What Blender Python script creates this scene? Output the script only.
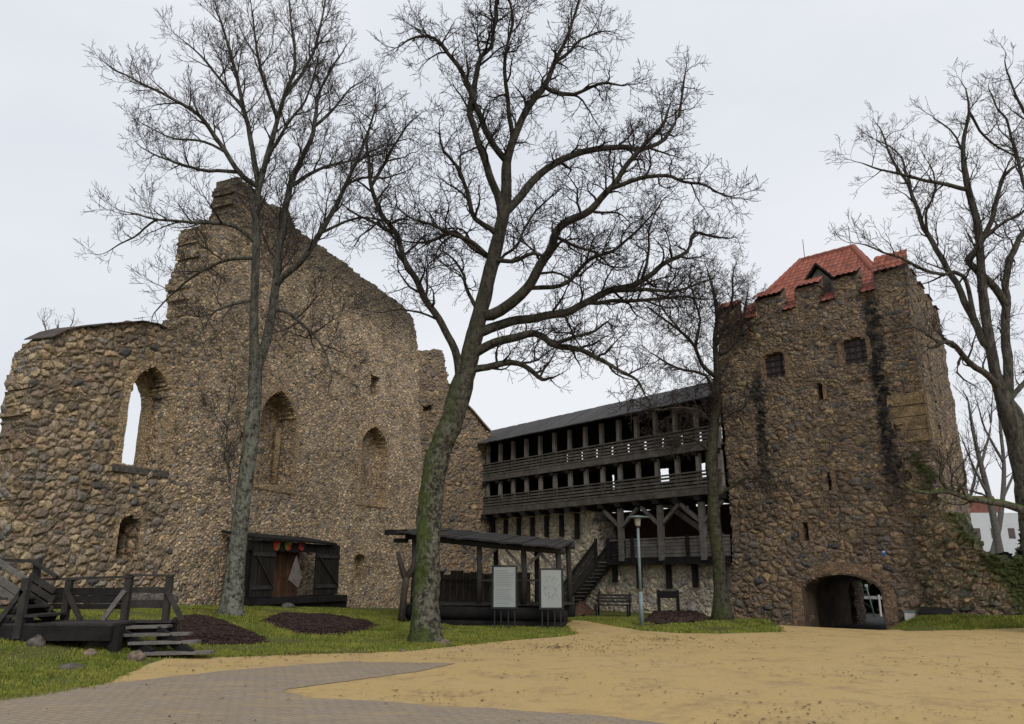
import bpy, bmesh, math, random
import numpy as np
from mathutils import Vector, Matrix, noise as mnoise
from mathutils.geometry import delaunay_2d_cdt

R = math.radians
rnd = random.Random(11)
for o in list(bpy.data.objects): bpy.data.objects.remove(o)
S = bpy.context.scene
COL = S.collection

# ------------------------------------------------------------------ camera
EYE, PITCH, FPX = 1.7, R(15.33), 773.0
cd = bpy.data.cameras.new('camera'); cam = bpy.data.objects.new('camera', cd); COL.objects.link(cam)
cam.location = (0, 0, EYE); cam.rotation_euler = (R(90) + PITCH, 0, 0)
cd.sensor_width = 36; cd.lens = FPX / 1024 * 36; cd.clip_start = .1; cd.clip_end = 6000
S.camera = cam
# ------------------------------------------------------------------ world, sun, exposure
W = bpy.data.worlds.new('World'); S.world = W; W.use_nodes = True
nt = W.node_tree; nt.nodes.clear()
def wn(t, **k):
    n = nt.nodes.new(t)
    for a, b in k.items(): setattr(n, a, b)
    return n
sky = wn('ShaderNodeTexSky', sky_type='NISHITA', sun_disc=False)
sky.sun_elevation = R(38); sky.sun_rotation = R(163); sky.dust_density = 4; sky.air_density = 1.5
tc = wn('ShaderNodeTexCoord'); mp = wn('ShaderNodeMapping'); mp.inputs['Scale'].default_value = (1, 1, 2.4)
nz = wn('ShaderNodeTexNoise'); nz.inputs['Scale'].default_value = 1.3; nz.inputs['Detail'].default_value = 7; nz.inputs['Roughness'].default_value = .5
cr = wn('ShaderNodeValToRGB')
cr.color_ramp.elements[0].position = .36; cr.color_ramp.elements[0].color = (.70, .735, .80, 1)
cr.color_ramp.elements[1].position = .64; cr.color_ramp.elements[1].color = (.835, .85, .885, 1)
sc_ = wn('ShaderNodeVectorMath', operation='SCALE'); sc_.inputs['Scale'].default_value = 8.2
mx = wn('ShaderNodeMix', data_type='RGBA'); mx.inputs[0].default_value = .93
bg = wn('ShaderNodeBackground'); bg.inputs['Strength'].default_value = .1
out = wn('ShaderNodeOutputWorld')
L = nt.links.new
L(tc.outputs['Generated'], mp.inputs['Vector']); L(mp.outputs[0], nz.inputs['Vector']); L(nz.outputs['Fac'], cr.inputs[0])
L(cr.outputs[0], sc_.inputs[0]); L(sky.outputs[0], mx.inputs[6]); L(sc_.outputs[0], mx.inputs[7]); L(mx.outputs[2], bg.inputs[0]); L(bg.outputs[0], out.inputs[0])
sd = bpy.data.lights.new('sun', 'SUN'); sd.energy = 1.3; sd.angle = R(30); sd.color = (1, .95, .87)
sun = bpy.data.objects.new('sun', sd); COL.objects.link(sun)
az = R(163)  # clockwise from +Y : behind the camera, to the right
sv = Vector((math.sin(az) * math.cos(R(38)), math.cos(az) * math.cos(R(38)), math.sin(R(38))))
sun.rotation_euler = sv.to_track_quat('Z', 'Y').to_euler(); sun.location = sv * 60
S.view_settings.view_transform = 'Standard'; S.view_settings.look = 'None'
S.view_settings.exposure = 0.38; S.view_settings.gamma = 1; S.view_settings.use_curve_mapping = False
S.render.engine = 'CYCLES'; S.cycles.use_denoising = True; S.cycles.max_bounces = 6; S.cycles.diffuse_bounces = 4

# ------------------------------------------------------------------ geometry helpers
CP, SP = math.cos(PITCH), math.sin(PITCH)
def ray(px, py):
    a, b = (px - 512) / FPX, (362 - py) / FPX
    return Vector((a, CP - b * SP, SP + b * CP))
def at(px, py, Y):
    d = ray(px, py); k = Y / d.y
    return Vector((d.x * k, Y, EYE + d.z * k))
def depth(p): return p.y * CP + (p.z - EYE) * SP

class Frame:                      # a vertical plane: s along, d into the depth, z up
    def __init__(f, x, y, ang):
        f.o = Vector((x, y)); f.a = ang
        f.x = Vector((math.cos(ang), math.sin(ang))); f.y = Vector((-math.sin(ang), math.cos(ang)))
    def w(f, s, d, z):
        p = f.o + f.x * s + f.y * d
        return Vector((p.x, p.y, z))
    def hit(f, px, py, d=0):
        r = ray(px, py); o = f.o + f.y * d
        k = o.dot(f.y) / (r.x * f.y.x + r.y * f.y.y)
        p = Vector((r.x * k, r.y * k))
        return ((p - f.o).dot(f.x), EYE + r.z * k)
    def loc(f, p):
        q = Vector((p[0], p[1])) - f.o
        return q.dot(f.x), q.dot(f.y)
FW = Frame(-11.8, 28, math.atan2(.915, .404))          # big ruined wall
FG = Frame(-2.29, 48, math.atan2(-.771, .6366))         # timber gallery
FT = Frame(9.46, 34, math.atan2(-.669, .743))           # gate tower front

def sstep(a, b, x):
    t = min(1, max(0, (x - a) / (b - a))); return t * t * (3 - 2 * t)
def ground(x, y):
    s, d = FW.loc((x, y)); q = -d
    h = min(.8, max(0, .62 - .04 * s))
    z = h * (1 - sstep(1.5, 10, q)) if q > -40 else h
    s2, d2 = FT.loc((x, y))                              # dip down into the gate passage
    lat = 1 - sstep(1.7, 3.2, abs(s2 - 4.3)) if d2 < 0 else 1 - sstep(1.9, 2.8, abs(s2 - 3.9))
    if d2 > 8.0: lat = 1
    z -= .52 * lat * sstep(-5.0, -.8, d2)
    z -= .08 * (1 - lat) * sstep(-8, 0, d2) * (1 - sstep(8.5, 12, s2))
    if s2 < 18: z += .36 * sstep(-2.6, -.5, d2) * sstep(5.7, 6.8, s2) * (1 - sstep(8, 9, d2))
    z += .014 * mnoise.noise(Vector((x * .35, y * .35, 0))) + .004 * mnoise.noise(Vector((x * 1.3, y * 1.3, 4)))
    return z
def gp(px, py, z=0):             # where a line of sight first meets the ground
    r = ray(px, py); y = 4.0; f = lambda y: EYE + r.z / r.y * y - ground(r.x / r.y * y, y)
    while f(y) > 0 and y < 90: y += .5
    lo, hi = y - .5, y
    for _ in range(18):
        m = (lo + hi) / 2
        if f(m) > 0: lo = m
        else: hi = m
    x = r.x / r.y * hi
    return Vector((x, hi, ground(x, hi)))

# ------------------------------------------------------------------ object helpers
def link(o, parent=None, mat=None):
    COL.objects.link(o)
    if parent: o.parent = parent
    if mat:
        for m in (mat if isinstance(mat, (list, tuple)) else [mat]): o.data.materials.append(m)
    return o
def mesh_from(name, V, F, mat=None, parent=None, smooth=False):
    me = bpy.data.meshes.new(name); me.from_pydata([tuple(v) for v in V], [], F)
    if smooth: me.polygons.foreach_set('use_smooth', [True] * len(me.polygons))
    me.update()
    return link(bpy.data.objects.new(name, me), parent, mat)
def tag(o, label, cat, group=None, kind=None):
    o['label'] = label; o['category'] = cat
    if group: o['group'] = group
    if kind: o['kind'] = kind
    return o
def thing(name, label, cat, group=None, loc=(0, 0, 0)):
    o = bpy.data.objects.new(name, None); COL.objects.link(o); o.empty_display_size = .3
    o.location = loc
    return tag(o, label, cat, group)
def struct(o): o['kind'] = 'structure'; return o

class MB:                         # collects boxes, bars and tubes into one mesh
    def __init__(m): m.V = []; m.F = []
    def add(m, V, F):
        n = len(m.V); m.V += [Vector(v) for v in V]; m.F += [tuple(i + n for i in f) for f in F]; return m
    def box(m, c, sx, sy, sz, M=None, jit=0):
        V = [Vector((x * sx / 2, y * sy / 2, z * sz / 2)) for x in (-1, 1) for y in (-1, 1) for z in (-1, 1)]
        if jit: V = [v + Vector((rnd.uniform(-jit, jit), rnd.uniform(-jit, jit), rnd.uniform(-jit, jit))) for v in V]
        if M is not None: V = [M @ v for v in V]
        c = Vector(c)
        return m.add([v + c for v in V], [(0, 1, 3, 2), (4, 6, 7, 5), (0, 4, 5, 1), (2, 3, 7, 6), (0, 2, 6, 4), (1, 5, 7, 3)])
    def fbox(m, fr, s0, s1, d0, d1, z0, z1, jit=0):     # a box along a frame
        V = [fr.w(s, d, z) for s in (s0, s1) for d in (d0, d1) for z in (z0, z1)]
        if jit: V = [v + Vector((rnd.uniform(-jit, jit), rnd.uniform(-jit, jit), rnd.uniform(-jit, jit))) for v in V]
        return m.add(V, [(0, 1, 3, 2), (4, 6, 7, 5), (0, 4, 5, 1), (2, 3, 7, 6), (0, 2, 6, 4), (1, 5, 7, 3)])
    def bar(m, a, b, w, h, up=Vector((0, 0, 1))):       # a squared beam from a to b
        a, b = Vector(a), Vector(b); t = (b - a).normalized(); up = Vector(up)
        if abs(t.dot(up)) > .98: up = Vector((1, 0, 0))
        x = t.cross(up).normalized() * w / 2; y = x.cross(t).normalized() * h / 2
        V = [p + i * x + j * y for p in (a, b) for i, j in ((-1, -1), (1, -1), (1, 1), (-1, 1))]
        return m.add(V, [(3, 2, 1, 0), (4, 5, 6, 7), (0, 1, 5, 4), (1, 2, 6, 5), (2, 3, 7, 6), (3, 0, 4, 7)])
    def tube(m, pts, rad, n=8, cap=True):
        pts = [Vector(p) for p in pts]; base = len(m.V); k = len(pts)
        if not isinstance(rad, (list, tuple)): rad = [rad] * k
        ref = Vector((.31, .17, .93))
        for i, p in enumerate(pts):
            t = (pts[min(i + 1, k - 1)] - pts[max(i - 1, 0)])
            if t.length < 1e-6: t = Vector((0, 0, 1))
            t.normalize(); x = t.cross(ref)
            if x.length < .05: x = t.cross(Vector((1, 0, 0)))
            x.normalize(); y = t.cross(x)
            for j in range(n):
                a = 2 * math.pi * j / n
                m.V.append(p + (x * math.cos(a) + y * math.sin(a)) * rad[i])
        for i in range(k - 1):
            for j in range(n):
                a, b = base + i * n + j, base + i * n + (j + 1) % n
                m.F.append((a, b, b + n, a + n))
        if cap:
            m.F.append(tuple(base + j for j in range(n))[::-1]); m.F.append(tuple(base + (k - 1) * n + j for j in range(n)))
        return m
    def prism(m, poly, to3, d0, d1):                    # a 2D outline given thickness
        n = len(poly); V = [to3(p, d0) for p in poly] + [to3(p, d1) for p in poly]
        F = [tuple(range(n)), tuple(range(2 * n - 1, n - 1, -1))] + [((i + 1) % n, i, i + n, (i + 1) % n + n) for i in range(n)]
        return m.add(V, F)
    def build(m, name, mat=None, parent=None, smooth=False, bevel=0):
        o = mesh_from(name, m.V, m.F, mat, parent, smooth)
        if bevel:
            b = o.modifiers.new('bevel', 'BEVEL'); b.width = bevel; b.segments = 1; b.limit_method = 'ANGLE'
        return o

# ------------------------------------------------------------------ materials
class NB:
    def __init__(s, name):
        s.m = bpy.data.materials.new(name); s.m.use_nodes = True; s.t = s.m.node_tree
        s.bsdf = s.t.nodes['Principled BSDF']; s.out = s.t.nodes['Material Output']
        s.bsdf.inputs['Roughness'].default_value = .9
        s.bsdf.inputs['Specular IOR Level'].default_value = .25
    def n(s, t, ins=None, **k):
        n = s.t.nodes.new(t)
        for a, b in k.items(): setattr(n, a, b)
        for a, b in (ins or {}).items(): s.set(n.inputs[a], b)
        return n
    def set(s, sock, v):
        if isinstance(v, bpy.types.NodeSocket): s.t.links.new(v, sock)
        else: sock.default_value = v
    def math(s, op, a, b=0, c=None, clamp=False):
        n = s.n('ShaderNodeMath', operation=op, use_clamp=clamp); s.set(n.inputs[0], a); s.set(n.inputs[1], b)
        if c is not None: s.set(n.inputs[2], c)
        return n.outputs[0]
    def mix(s, f, a, b, blend='MIX'):
        n = s.n('ShaderNodeMix', data_type='RGBA', blend_type=blend); s.set(n.inputs[0], f); s.set(n.inputs[6], a); s.set(n.inputs[7], b); return n.outputs[2]
    def ramp(s, f, els, interp='LINEAR'):
        n = s.n('ShaderNodeValToRGB'); s.set(n.inputs[0], f); r = n.color_ramp; r.interpolation = interp
        while len(r.elements) < len(els): r.elements.new(.5)
        for e, (p, c) in zip(r.elements, els):
            e.position = p; e.color = (*c, 1) if len(c) == 3 else c
        return n.outputs[0]
    def rng(s, v, a, b, c=0., d=1., sm=False):
        n = s.n('ShaderNodeMapRange', interpolation_type='SMOOTHSTEP' if sm else 'LINEAR')
        s.set(n.inputs[0], v)
        for i, x in enumerate((a, b, c, d)): n.inputs[i + 1].default_value = x
        return n.outputs[0]
    def noise(s, vec, scale, detail=3, rough=.55, dist=0):
        n = s.n('ShaderNodeTexNoise', {'Scale': scale, 'Detail': detail, 'Roughness': rough, 'Distortion': dist})
        if vec is not None: s.set(n.inputs['Vector'], vec)
        return n.outputs['Fac']
    def obj(s): return s.n('ShaderNodeTexCoord').outputs['Object']
    def scale(s, vec, sc):
        n = s.n('ShaderNodeVectorMath', {0: vec, 1: sc}, operation='MULTIPLY'); return n.outputs[0]
    def bump(s, h, dist=.02, strength=1):
        n = s.n('ShaderNodeBump', {'Height': h, 'Distance': dist, 'Strength': strength}); s.set(s.bsdf.inputs['Normal'], n.outputs[0])
    def color(s, c): s.set(s.bsdf.inputs['Base Color'], c if isinstance(c, bpy.types.NodeSocket) else (*c, 1))

def hexc(r, g, b):                # sRGB to linear
    f = lambda c: (c / 255 / 12.92) if c / 255 <= .04045 else ((c / 255 + .055) / 1.055) ** 2.4
    return (f(r), f(g), f(b))

def rubble(name, stones, mortar, small=4.6, big=2.0, big_x=None, disp=.05, dark_top=None, streaks=(), grime=.5, big_bias=.5, moss=None, gain=(1.4, 1.4), big_z=None, tint=None):
    """random rubble: stones of two sizes, each with its own colour, in sandy mortar; real displacement"""
    b = NB(name); P = b.obj()
    w = b.n('ShaderNodeTexNoise', {'Scale': 1.7, 'Detail': 2, 'Vector': P})
    off = b.n('ShaderNodeVectorMath', {0: w.outputs['Color'], 1: (.5, .5, .5)}, operation='SUBTRACT').outputs[0]
    off = b.n('ShaderNodeVectorMath', {0: off, 'Scale': .22}, operation='SCALE').outputs[0]
    w2_ = b.n('ShaderNodeTexNoise', {'Scale': 6.5, 'Detail': 3, 'Vector': P})
    off2 = b.n('ShaderNodeVectorMath', {0: w2_.outputs['Color'], 1: (.5, .5, .5)}, operation='SUBTRACT').outputs[0]
    off2 = b.n('ShaderNodeVectorMath', {0: off2, 'Scale': .16}, operation='SCALE').outputs[0]
    off = b.n('ShaderNodeVectorMath', {0: off, 1: off2}, operation='ADD').outputs[0]
    Q = b.n('ShaderNodeVectorMath', {0: P, 1: off}, operation='ADD').outputs[0]
    Q = b.scale(Q, (1, 1, 1.45))
    def layer(sc, seed):
        q = b.n('ShaderNodeVectorMath', {0: Q, 1: (seed, seed * 2, seed * 3)}, operation='ADD').outputs[0]
        v = b.n('ShaderNodeTexVoronoi', {'Scale': sc, 'Randomness': .95, 'Vector': q}, feature='F1')
        e = b.n('ShaderNodeTexVoronoi', {'Scale': sc, 'Randomness': .95, 'Vector': q}, feature='DISTANCE_TO_EDGE')
        sep = b.n('ShaderNodeSeparateColor', {0: v.outputs['Color']})
        return sep.outputs[0], sep.outputs[1], e.outputs['Distance']
    r1, g1, e1 = layer(small, 0.0); r2, g2, e2 = layer(big, 5.3)
    sel = b.noise(P, 1.9, 3)
    if big_x:                     # boulders towards one end of the wall
        sx = b.n('ShaderNodeSeparateXYZ', {0: P}).outputs[0]
        sel = b.math('ADD', sel, b.rng(sx, big_x[0], big_x[1], .5, -.45))
    if big_z: sel = b.math('ADD', sel, b.rng(b.n('ShaderNodeSeparateXYZ', {0: P}).outputs[2], big_z[0], big_z[1], big_z[2], 0))
    m = b.rng(sel, big_bias - .01, big_bias + .01)
    lerp = lambda a, c: b.math('ADD', b.math('MULTIPLY', a, b.math('SUBTRACT', 1, m)), b.math('MULTIPLY', c, m))
    r, g, e = lerp(r1, r2), lerp(g1, g2), lerp(e1, e2)
    fine = b.noise(P, 17, 6, .75); mid = b.noise(P, 6, 3)
    col = b.ramp(r, stones, 'CONSTANT')
    col = b.mix(b.rng(g, 0, 1, 0, .5), col, b.mix(1, col, (1.45, 1.38, 1.25, 1), 'MULTIPLY'))
    edge = b.math('ADD', e, b.math('MULTIPLY', b.math('SUBTRACT', mid, .5), .16))
    edge = b.math('ADD', edge, b.math('MULTIPLY', b.math('SUBTRACT', fine, .5), .07))
    vv = b.math('ADD', b.math('MULTIPLY', b.rng(fine, .35, .65, .38, 1.62), 1.0), b.math('MULTIPLY', b.math('SUBTRACT', mid, .5), .5))
    vv = b.math('MULTIPLY', vv, lerp(gain[0], gain[1]))
    cv = b.n('ShaderNodeCombineXYZ', {0: vv, 1: vv, 2: vv}).outputs[0]
    mm = b.rng(edge, .03, .10, 1, 0, True)
    mcol = b.mix(b.rng(fine, .3, .7), (*mortar, 1), (*[c * .62 for c in mortar], 1))
    col = b.mix(b.math('MULTIPLY', mm, b.rng(mid, .3, .6, .5, 1)), col, mcol)
    col = b.mix(b.rng(b.noise(P, 1.1, 5, .7), .5, .66, 0, .55), col, mcol)
    col = b.mix(1, col, cv, 'MULTIPLY')
    # broad weathering
    big_n = b.noise(P, .55, 6, .68)
    col = b.mix(b.rng(big_n, .42, .7, 0, grime), col, b.mix(1, col, (.48, .47, .46, 1), 'MULTIPLY'))
    sep = b.n('ShaderNodeSeparateXYZ', {0: P})
    if dark_top:
        z0, z1, s0, slope = dark_top            # lichen-black masonry under the broken top edge
        lim = b.math('ADD', sep.outputs[2], b.math('MULTIPLY', sep.outputs[0], slope))
        k = b.rng(b.math('ADD', lim, b.math('MULTIPLY', b.math('SUBTRACT', mid, .5), 3.0)), z0, z1, 0, s0, True)
        col = b.mix(k, col, b.mix(.5, b.mix(1, col, (.3, .3, .3, 1), 'MULTIPLY'), (.03, .03, .027, 1)))
    for (x0, wd, za, zb) in streaks:            # soot-black water runs below the spouts
        wob = b.math('MULTIPLY', b.math('SUBTRACT', b.noise(b.scale(P, (0, 0, 1)), .9, 3), .5), .8)
        ax = b.math('ABSOLUTE', b.math('SUBTRACT', b.math('ADD', sep.outputs[0], wob), x0))
        ax = b.math('ADD', ax, b.math('MULTIPLY', b.math('SUBTRACT', mid, .5), .55))
        f = b.math('MULTIPLY', b.rng(ax, wd * .35, wd, 1, 0, True), b.rng(sep.outputs[2], za, za + 2.5, 0, 1, True))
        f = b.math('MULTIPLY', f, b.rng(sep.outputs[2], zb - .8, zb, 1, 0, True))
        f = b.math('MULTIPLY', f, b.rng(b.noise(P, 2.5, 4, .7), .3, .55, .35, 1))
        f = b.math('MULTIPLY', f, b.rng(sep.outputs[1], .5, 1, 1, 0))
        col = b.mix(f, col, (.012, .012, .013, 1))
    if moss:
        geo = b.n('ShaderNodeNewGeometry'); nz_ = b.n('ShaderNodeSeparateXYZ', {0: geo.outputs['Normal']}).outputs[2]
        zz = b.math('ADD', b.math('MULTIPLY', sep.outputs[0], moss[0]), sep.outputs[2])
        k = b.rng(b.math('ADD', zz, b.math('MULTIPLY', b.math('SUBTRACT', b.noise(P, 1.8, 4, .65), .5), 2.6)), moss[1], moss[1] + .9, 0, .95)
        k = b.math('MAXIMUM', k, b.rng(nz_, .45, .8, 0, .9))
        col = b.mix(k, col, b.ramp(b.noise(P, 12, 3), [(.3, (.010, .016, .004)), (.7, (.05, .066, .011))]))
    if tint: col = b.mix(1, col, (*tint, 1), 'MULTIPLY')
    b.color(col)
    h = b.math('MULTIPLY', b.math('POWER', b.rng(e, 0, .3, 0, 1), .6), b.math('MULTIPLY', lerp(1, 1.7), disp))
    h = b.math('ADD', h, b.math('MULTIPLY', b.math('MULTIPLY', g, b.rng(e, .05, .2, 0, 1, True)), disp * .6))
    h = b.math('ADD', h, b.math('MULTIPLY', fine, .012))
    d = b.n('ShaderNodeDisplacement', {'Height': h, 'Midlevel': disp * .6, 'Scale': 1.0})
    b.t.links.new(d.outputs[0], b.out.inputs['Displacement'])
    b.m.displacement_method = 'BOTH'
    return b.m

def wood(name, dark, light, scale=3, grain=(1, 1, 1), planks=None):
    b = NB(name); P = b.obj(); Pg = b.scale(P, grain)
    ri = b.n('ShaderNodeObjectInfo').outputs['Random']
    f = b.noise(Pg, scale, 5, .65); f2 = b.noise(Pg, scale * 9, 3, .6)
    c = b.mix(b.rng(f, .3, .7), (*dark, 1), (*light, 1))
    c = b.mix(b.rng(f2, .35, .7, 0, .6), c, b.mix(1, c, (.45, .45, .45, 1), 'MULTIPLY'))
    c = b.mix(b.rng(ri, 0, 1, 0, .35), c, b.mix(1, c, (.6, .58, .56, 1), 'MULTIPLY'))
    h = f2
    if planks:                    # (axis, width): boards with dark joints and their own tone
        ax, wd = planks
        x = b.math('DIVIDE', b.n('ShaderNodeSeparateXYZ', {0: P}).outputs[ax], wd)
        fr = b.math('FRACT', x); fl = b.math('FLOOR', x)
        wnz = b.n('ShaderNodeTexWhiteNoise', {1: fl}, noise_dimensions='1D').outputs['Value']
        c = b.mix(b.rng(wnz, 0, 1, 0, .6), c, b.mix(1, c, (.5, .5, .5, 1), 'MULTIPLY'))
        j = b.math('MULTIPLY', b.rng(fr, .0, .06), b.rng(fr, .94, 1, 1, 0))
        c = b.mix(j, b.mix(1, c, (.15, .15, .15, 1), 'MULTIPLY'), c)
        h = b.math('ADD', b.math('MULTIPLY', j, 2), f2)
    b.color(c); b.bump(h, .01, .6)
    return b.m

def plain(name, c, rough=.8, var=.25, scale=8, metal=0):
    b = NB(name); f = b.noise(b.obj(), scale, 4, .6)
    b.color(b.mix(b.rng(f, .3, .7, 0, 1), (*[x * (1 - var) for x in c], 1), (*[min(1, x * (1 + var)) for x in c], 1)))
    b.bsdf.inputs['Roughness'].default_value = rough; b.bsdf.inputs['Metallic'].default_value = metal
    return b.m

def bark(name, base, lichen, moss, lichen_amt=.5, moss_amt=.4, zfade=(5, 12), side=(-.7, -.6), upw=.6):
    b = NB(name); P = b.obj(); sep = b.n('ShaderNodeSeparateXYZ', {0: P})
    f = b.noise(b.scale(P, (1, 1, .3)), 8, 5, .75); g = b.noise(P, 7, 6, .75); m = b.noise(P, 1.3, 4, .6)
    c = b.mix(b.rng(f, .4, .6), (*[x * .3 for x in base], 1), (*[x * 1.25 for x in base], 1))
    zf = b.rng(sep.outputs[2], zfade[0], zfade[1], 1, .12)
    lk = b.math('MULTIPLY', b.rng(g, .54 - .14 * lichen_amt, .60 - .12 * lichen_amt), zf)
    c = b.mix(b.math('MULTIPLY', lk, lichen_amt * 1.3, clamp=True), c, b.mix(b.rng(f, .3, .7), (*[x * .55 for x in lichen], 1), (*lichen, 1)))
    nn = b.n('ShaderNodeNewGeometry').outputs['Normal']; ns = b.n('ShaderNodeSeparateXYZ', {0: nn})
    sd_ = b.math('ADD', b.math('MULTIPLY', ns.outputs[0], side[0]), b.math('MULTIPLY', ns.outputs[1], side[1]))
    sd_ = b.math('ADD', sd_, b.math('MULTIPLY', ns.outputs[2], upw))
    mk = b.math('MULTIPLY', b.rng(b.math('ADD', b.math('MULTIPLY', sd_, .3), m), .64, .80), zf)
    c = b.mix(b.math('MULTIPLY', mk, moss_amt, clamp=True), c, b.mix(b.rng(g, .3, .7), (*[x * .5 for x in moss], 1), (*moss, 1)))
    b.color(c); b.bump(b.math('ADD', f, b.math('MULTIPLY', g, .6)), .09, 1)
    return b.m

M = {}
STONE_L = [(0, (.18, .14, .10)), (.1, (.25, .20, .145)), (.24, (.13, .105, .085)), (.34, (.29, .215, .135)), (.46, (.21, .165, .13)), (.56, (.17, .155, .14)), (.66, (.30, .235, .155)), (.78, (.22, .165, .105)), (.86, (.07, .068, .07)), (.91, (.33, .26, .17)), (.96, (.21, .14, .105))]
M['wall'] = rubble('field_stone', STONE_L, (.19, .148, .098), gain=(1.75, 1.12), big_z=(1.5, 6.5, .1), small=5.6, big=2.7, big_x=(-5, 4), disp=.03, dark_top=(14.0, 17.4, .85, .1), grime=.75, big_bias=.6)  # mortar colour darkened to stand in for shadow between the stones
STONE_T = [(0, (.135, .104, .076)), (.12, (.17, .12, .078)), (.26, (.10, .078, .06)), (.38, (.19, .135, .083)), (.5, (.14, .10, .075)), (.6, (.11, .10, .09)), (.69, (.20, .15, .095)), (.8, (.15, .11, .072)), (.87, (.048, .048, .052)), (.93, (.25, .18, .10)), (.97, (.18, .12, .085))]
M['tower'] = rubble('tower_stone', STONE_T, (.135, .105, .074), gain=(1.3, 1.2), big_z=(2, 9, .12), tint=(.98, 1.0, 1.04), small=4.6, big=2.5, disp=.03, grime=.75, big_bias=.55,
                    streaks=[(1.72, .34, 4.0, 10.6), (6.75, .46, 3.2, 13.0)])
M['mossy'] = rubble('mossy_stone', STONE_T, (.12, .095, .065), small=3.6, big=2.2, disp=.04, grime=.5, gain=(1.2, 1.2), moss=(1.85, 18.9))
STONE_G = [(0, (.27, .25, .20)), (.15, (.36, .325, .255)), (.3, (.22, .20, .18)), (.42, (.40, .36, .28)), (.55, (.26, .20, .165)), (.65, (.24, .24, .24)), (.75, (.34, .31, .25)), (.88, (.12, .12, .125)), (.94, (.43, .38, .29))]
M['curtain'] = rubble('grey_field_stone', STONE_G, (.42, .38, .30), small=3.2, big=2.0, disp=.03, grime=.35)
M['sidewall'] = rubble('dark_field_stone', STONE_T, (.17, .14, .105), small=3.8, big=2.4, disp=.035, grime=.5)
M['brick_trim'] = rubble('rough_trim_stone', [(0, (.25, .185, .11)), (.3, (.20, .145, .09)), (.6, (.28, .21, .13)), (.85, (.16, .12, .08))], (.22, .17, .11), small=6, big=4.5, disp=.02, grime=.3)
M['arch'] = rubble('arch_plaster', [(0, (.125, .086, .058)), (.4, (.14, .096, .064)), (.7, (.115, .079, .054))], (.128, .09, .06), small=3, big=2, disp=.012, grime=.5)
M['passage'] = plain('passage_plaster', (.13, .10, .075), .95, .4, 2)
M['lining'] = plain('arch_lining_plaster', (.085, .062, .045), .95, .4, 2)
M['quoin'] = rubble('sandstone_block', [(0, (.25, .185, .105)), (.5, (.22, .16, .09))], (.2, .15, .09), small=1.6, big=1.1, disp=.012, grime=.6, gain=(.95, .95))
M['wood'] = wood('weathered_timber', (.024, .022, .021), (.062, .057, .053))
M['wood_gal'] = wood('gallery_boards', (.075, .068, .062), (.19, .174, .158))
M['cap_boards'] = wood('brown_cap_boards', (.05, .038, .032), (.12, .095, .08))
M['old_boards'] = wood('brown_grey_boards', (.04, .033, .027), (.10, .082, .066))
M['wood_light'] = wood('grey_weathered_timber', (.10, .094, .088), (.22, .205, .19))
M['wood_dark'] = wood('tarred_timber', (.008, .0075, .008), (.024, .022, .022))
M['wood_post'] = wood('silvered_post', (.16, .147, .135), (.32, .295, .27))
M['wood_red'] = wood('red_brown_boards', (.03, .015, .011), (.065, .032, .024), planks=(0, .22))
M['wood_brown'] = wood('brown_boards', (.09, .045, .024), (.19, .105, .06), planks=(0, .24))
M['roof_board'] = wood('grey_roof_boards', (.06, .059, .062), (.15, .147, .15), grain=(4, .4, .4), planks=(0, .34))
M['shed_door'] = wood('dark_door_boards', (.014, .012, .011), (.045, .037, .03), grain=(4, 1, .4), planks=(0, .2))
M['iron'] = plain('black_iron', (.02, .02, .022), .6, .3, 10)
M['steel'] = plain('galvanised_steel', (.17, .22, .23), .55, .2, 3)
M['glass_lamp'] = plain('opal_glass', (.55, .53, .45), .3, .05)
M['dark_pane'] = plain('dark_window_pane', (.085, .062, .062), .35, .35, 6)
M['white'] = plain('white_paint', (.5, .5, .49), .6, .08)
M['blue'] = plain('blue_enamel', (.02, .12, .42), .4, .05)
M['pennant_blue'] = plain('dark_blue_cloth', (.02, .03, .07), .9, .1)
M['red'] = plain('red_cloth', (.30, .03, .018), .9, .2)
M['yellow'] = plain('yellow_cloth', (.30, .20, .02), .9, .2)
M['green_cloth'] = plain('olive_cloth', (.12, .12, .02), .9, .2)
M['cloth'] = plain('grey_linen', (.17, .15, .14), .95, .25, 4)
M['paper'] = plain('info_panel', (.27, .295, .29), .55, .05, 2)
M['ink'] = plain('grey_ink', (.19, .20, .20), .7, .1)
M['rock'] = plain('boulder', (.085, .076, .066), .95, .6, 9)
M['rock_pale'] = plain('pale_rock', (.15, .115, .088), .95, .55, 9)
M['mulch'] = plain('bark_mulch', (.032, .018, .015), .95, .75, 12)
M['leafpile'] = plain('brown_leaf_heap', (.095, .05, .032), .95, .6, 14)
M['leaf'] = plain('dead_leaf', (.11, .065, .036), .9, .5, 3)
M['berry'] = plain('shrivelled_berries', (.16, .03, .02), .7, .3)
M['render_white'] = plain('white_render', (.46, .48, .51), .9, .06, 1)
M['far_roof'] = plain('far_red_roof', (.16, .07, .055), .9, .25, 2)
M['shingle'] = plain('pale_shingles', (.24, .19, .15), .95, .3, 6)
M['asphalt'] = plain('asphalt', (.05, .05, .05), .95, .2, 3)
M['oak_bark'] = bark('oak_bark', (.05, .043, .034), (.24, .245, .18), (.06, .085, .012), .5, .85, (4, 9))
M['ash_bark'] = bark('ash_bark', (.085, .08, .066), (.27, .28, .23), (.07, .085, .03), .6, .25, (5, 10))
M['dark_bark'] = bark('dark_bark', (.045, .038, .03), (.13, .13, .09), (.06, .075, .014), .5, .6, (3, 9))
M['right_bark'] = bark('mossy_bark', (.08, .072, .06), (.19, .195, .155), (.085, .12, .012), .45, .95, (5, 9), side=(-.15, -.1), upw=2.2)
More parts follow.
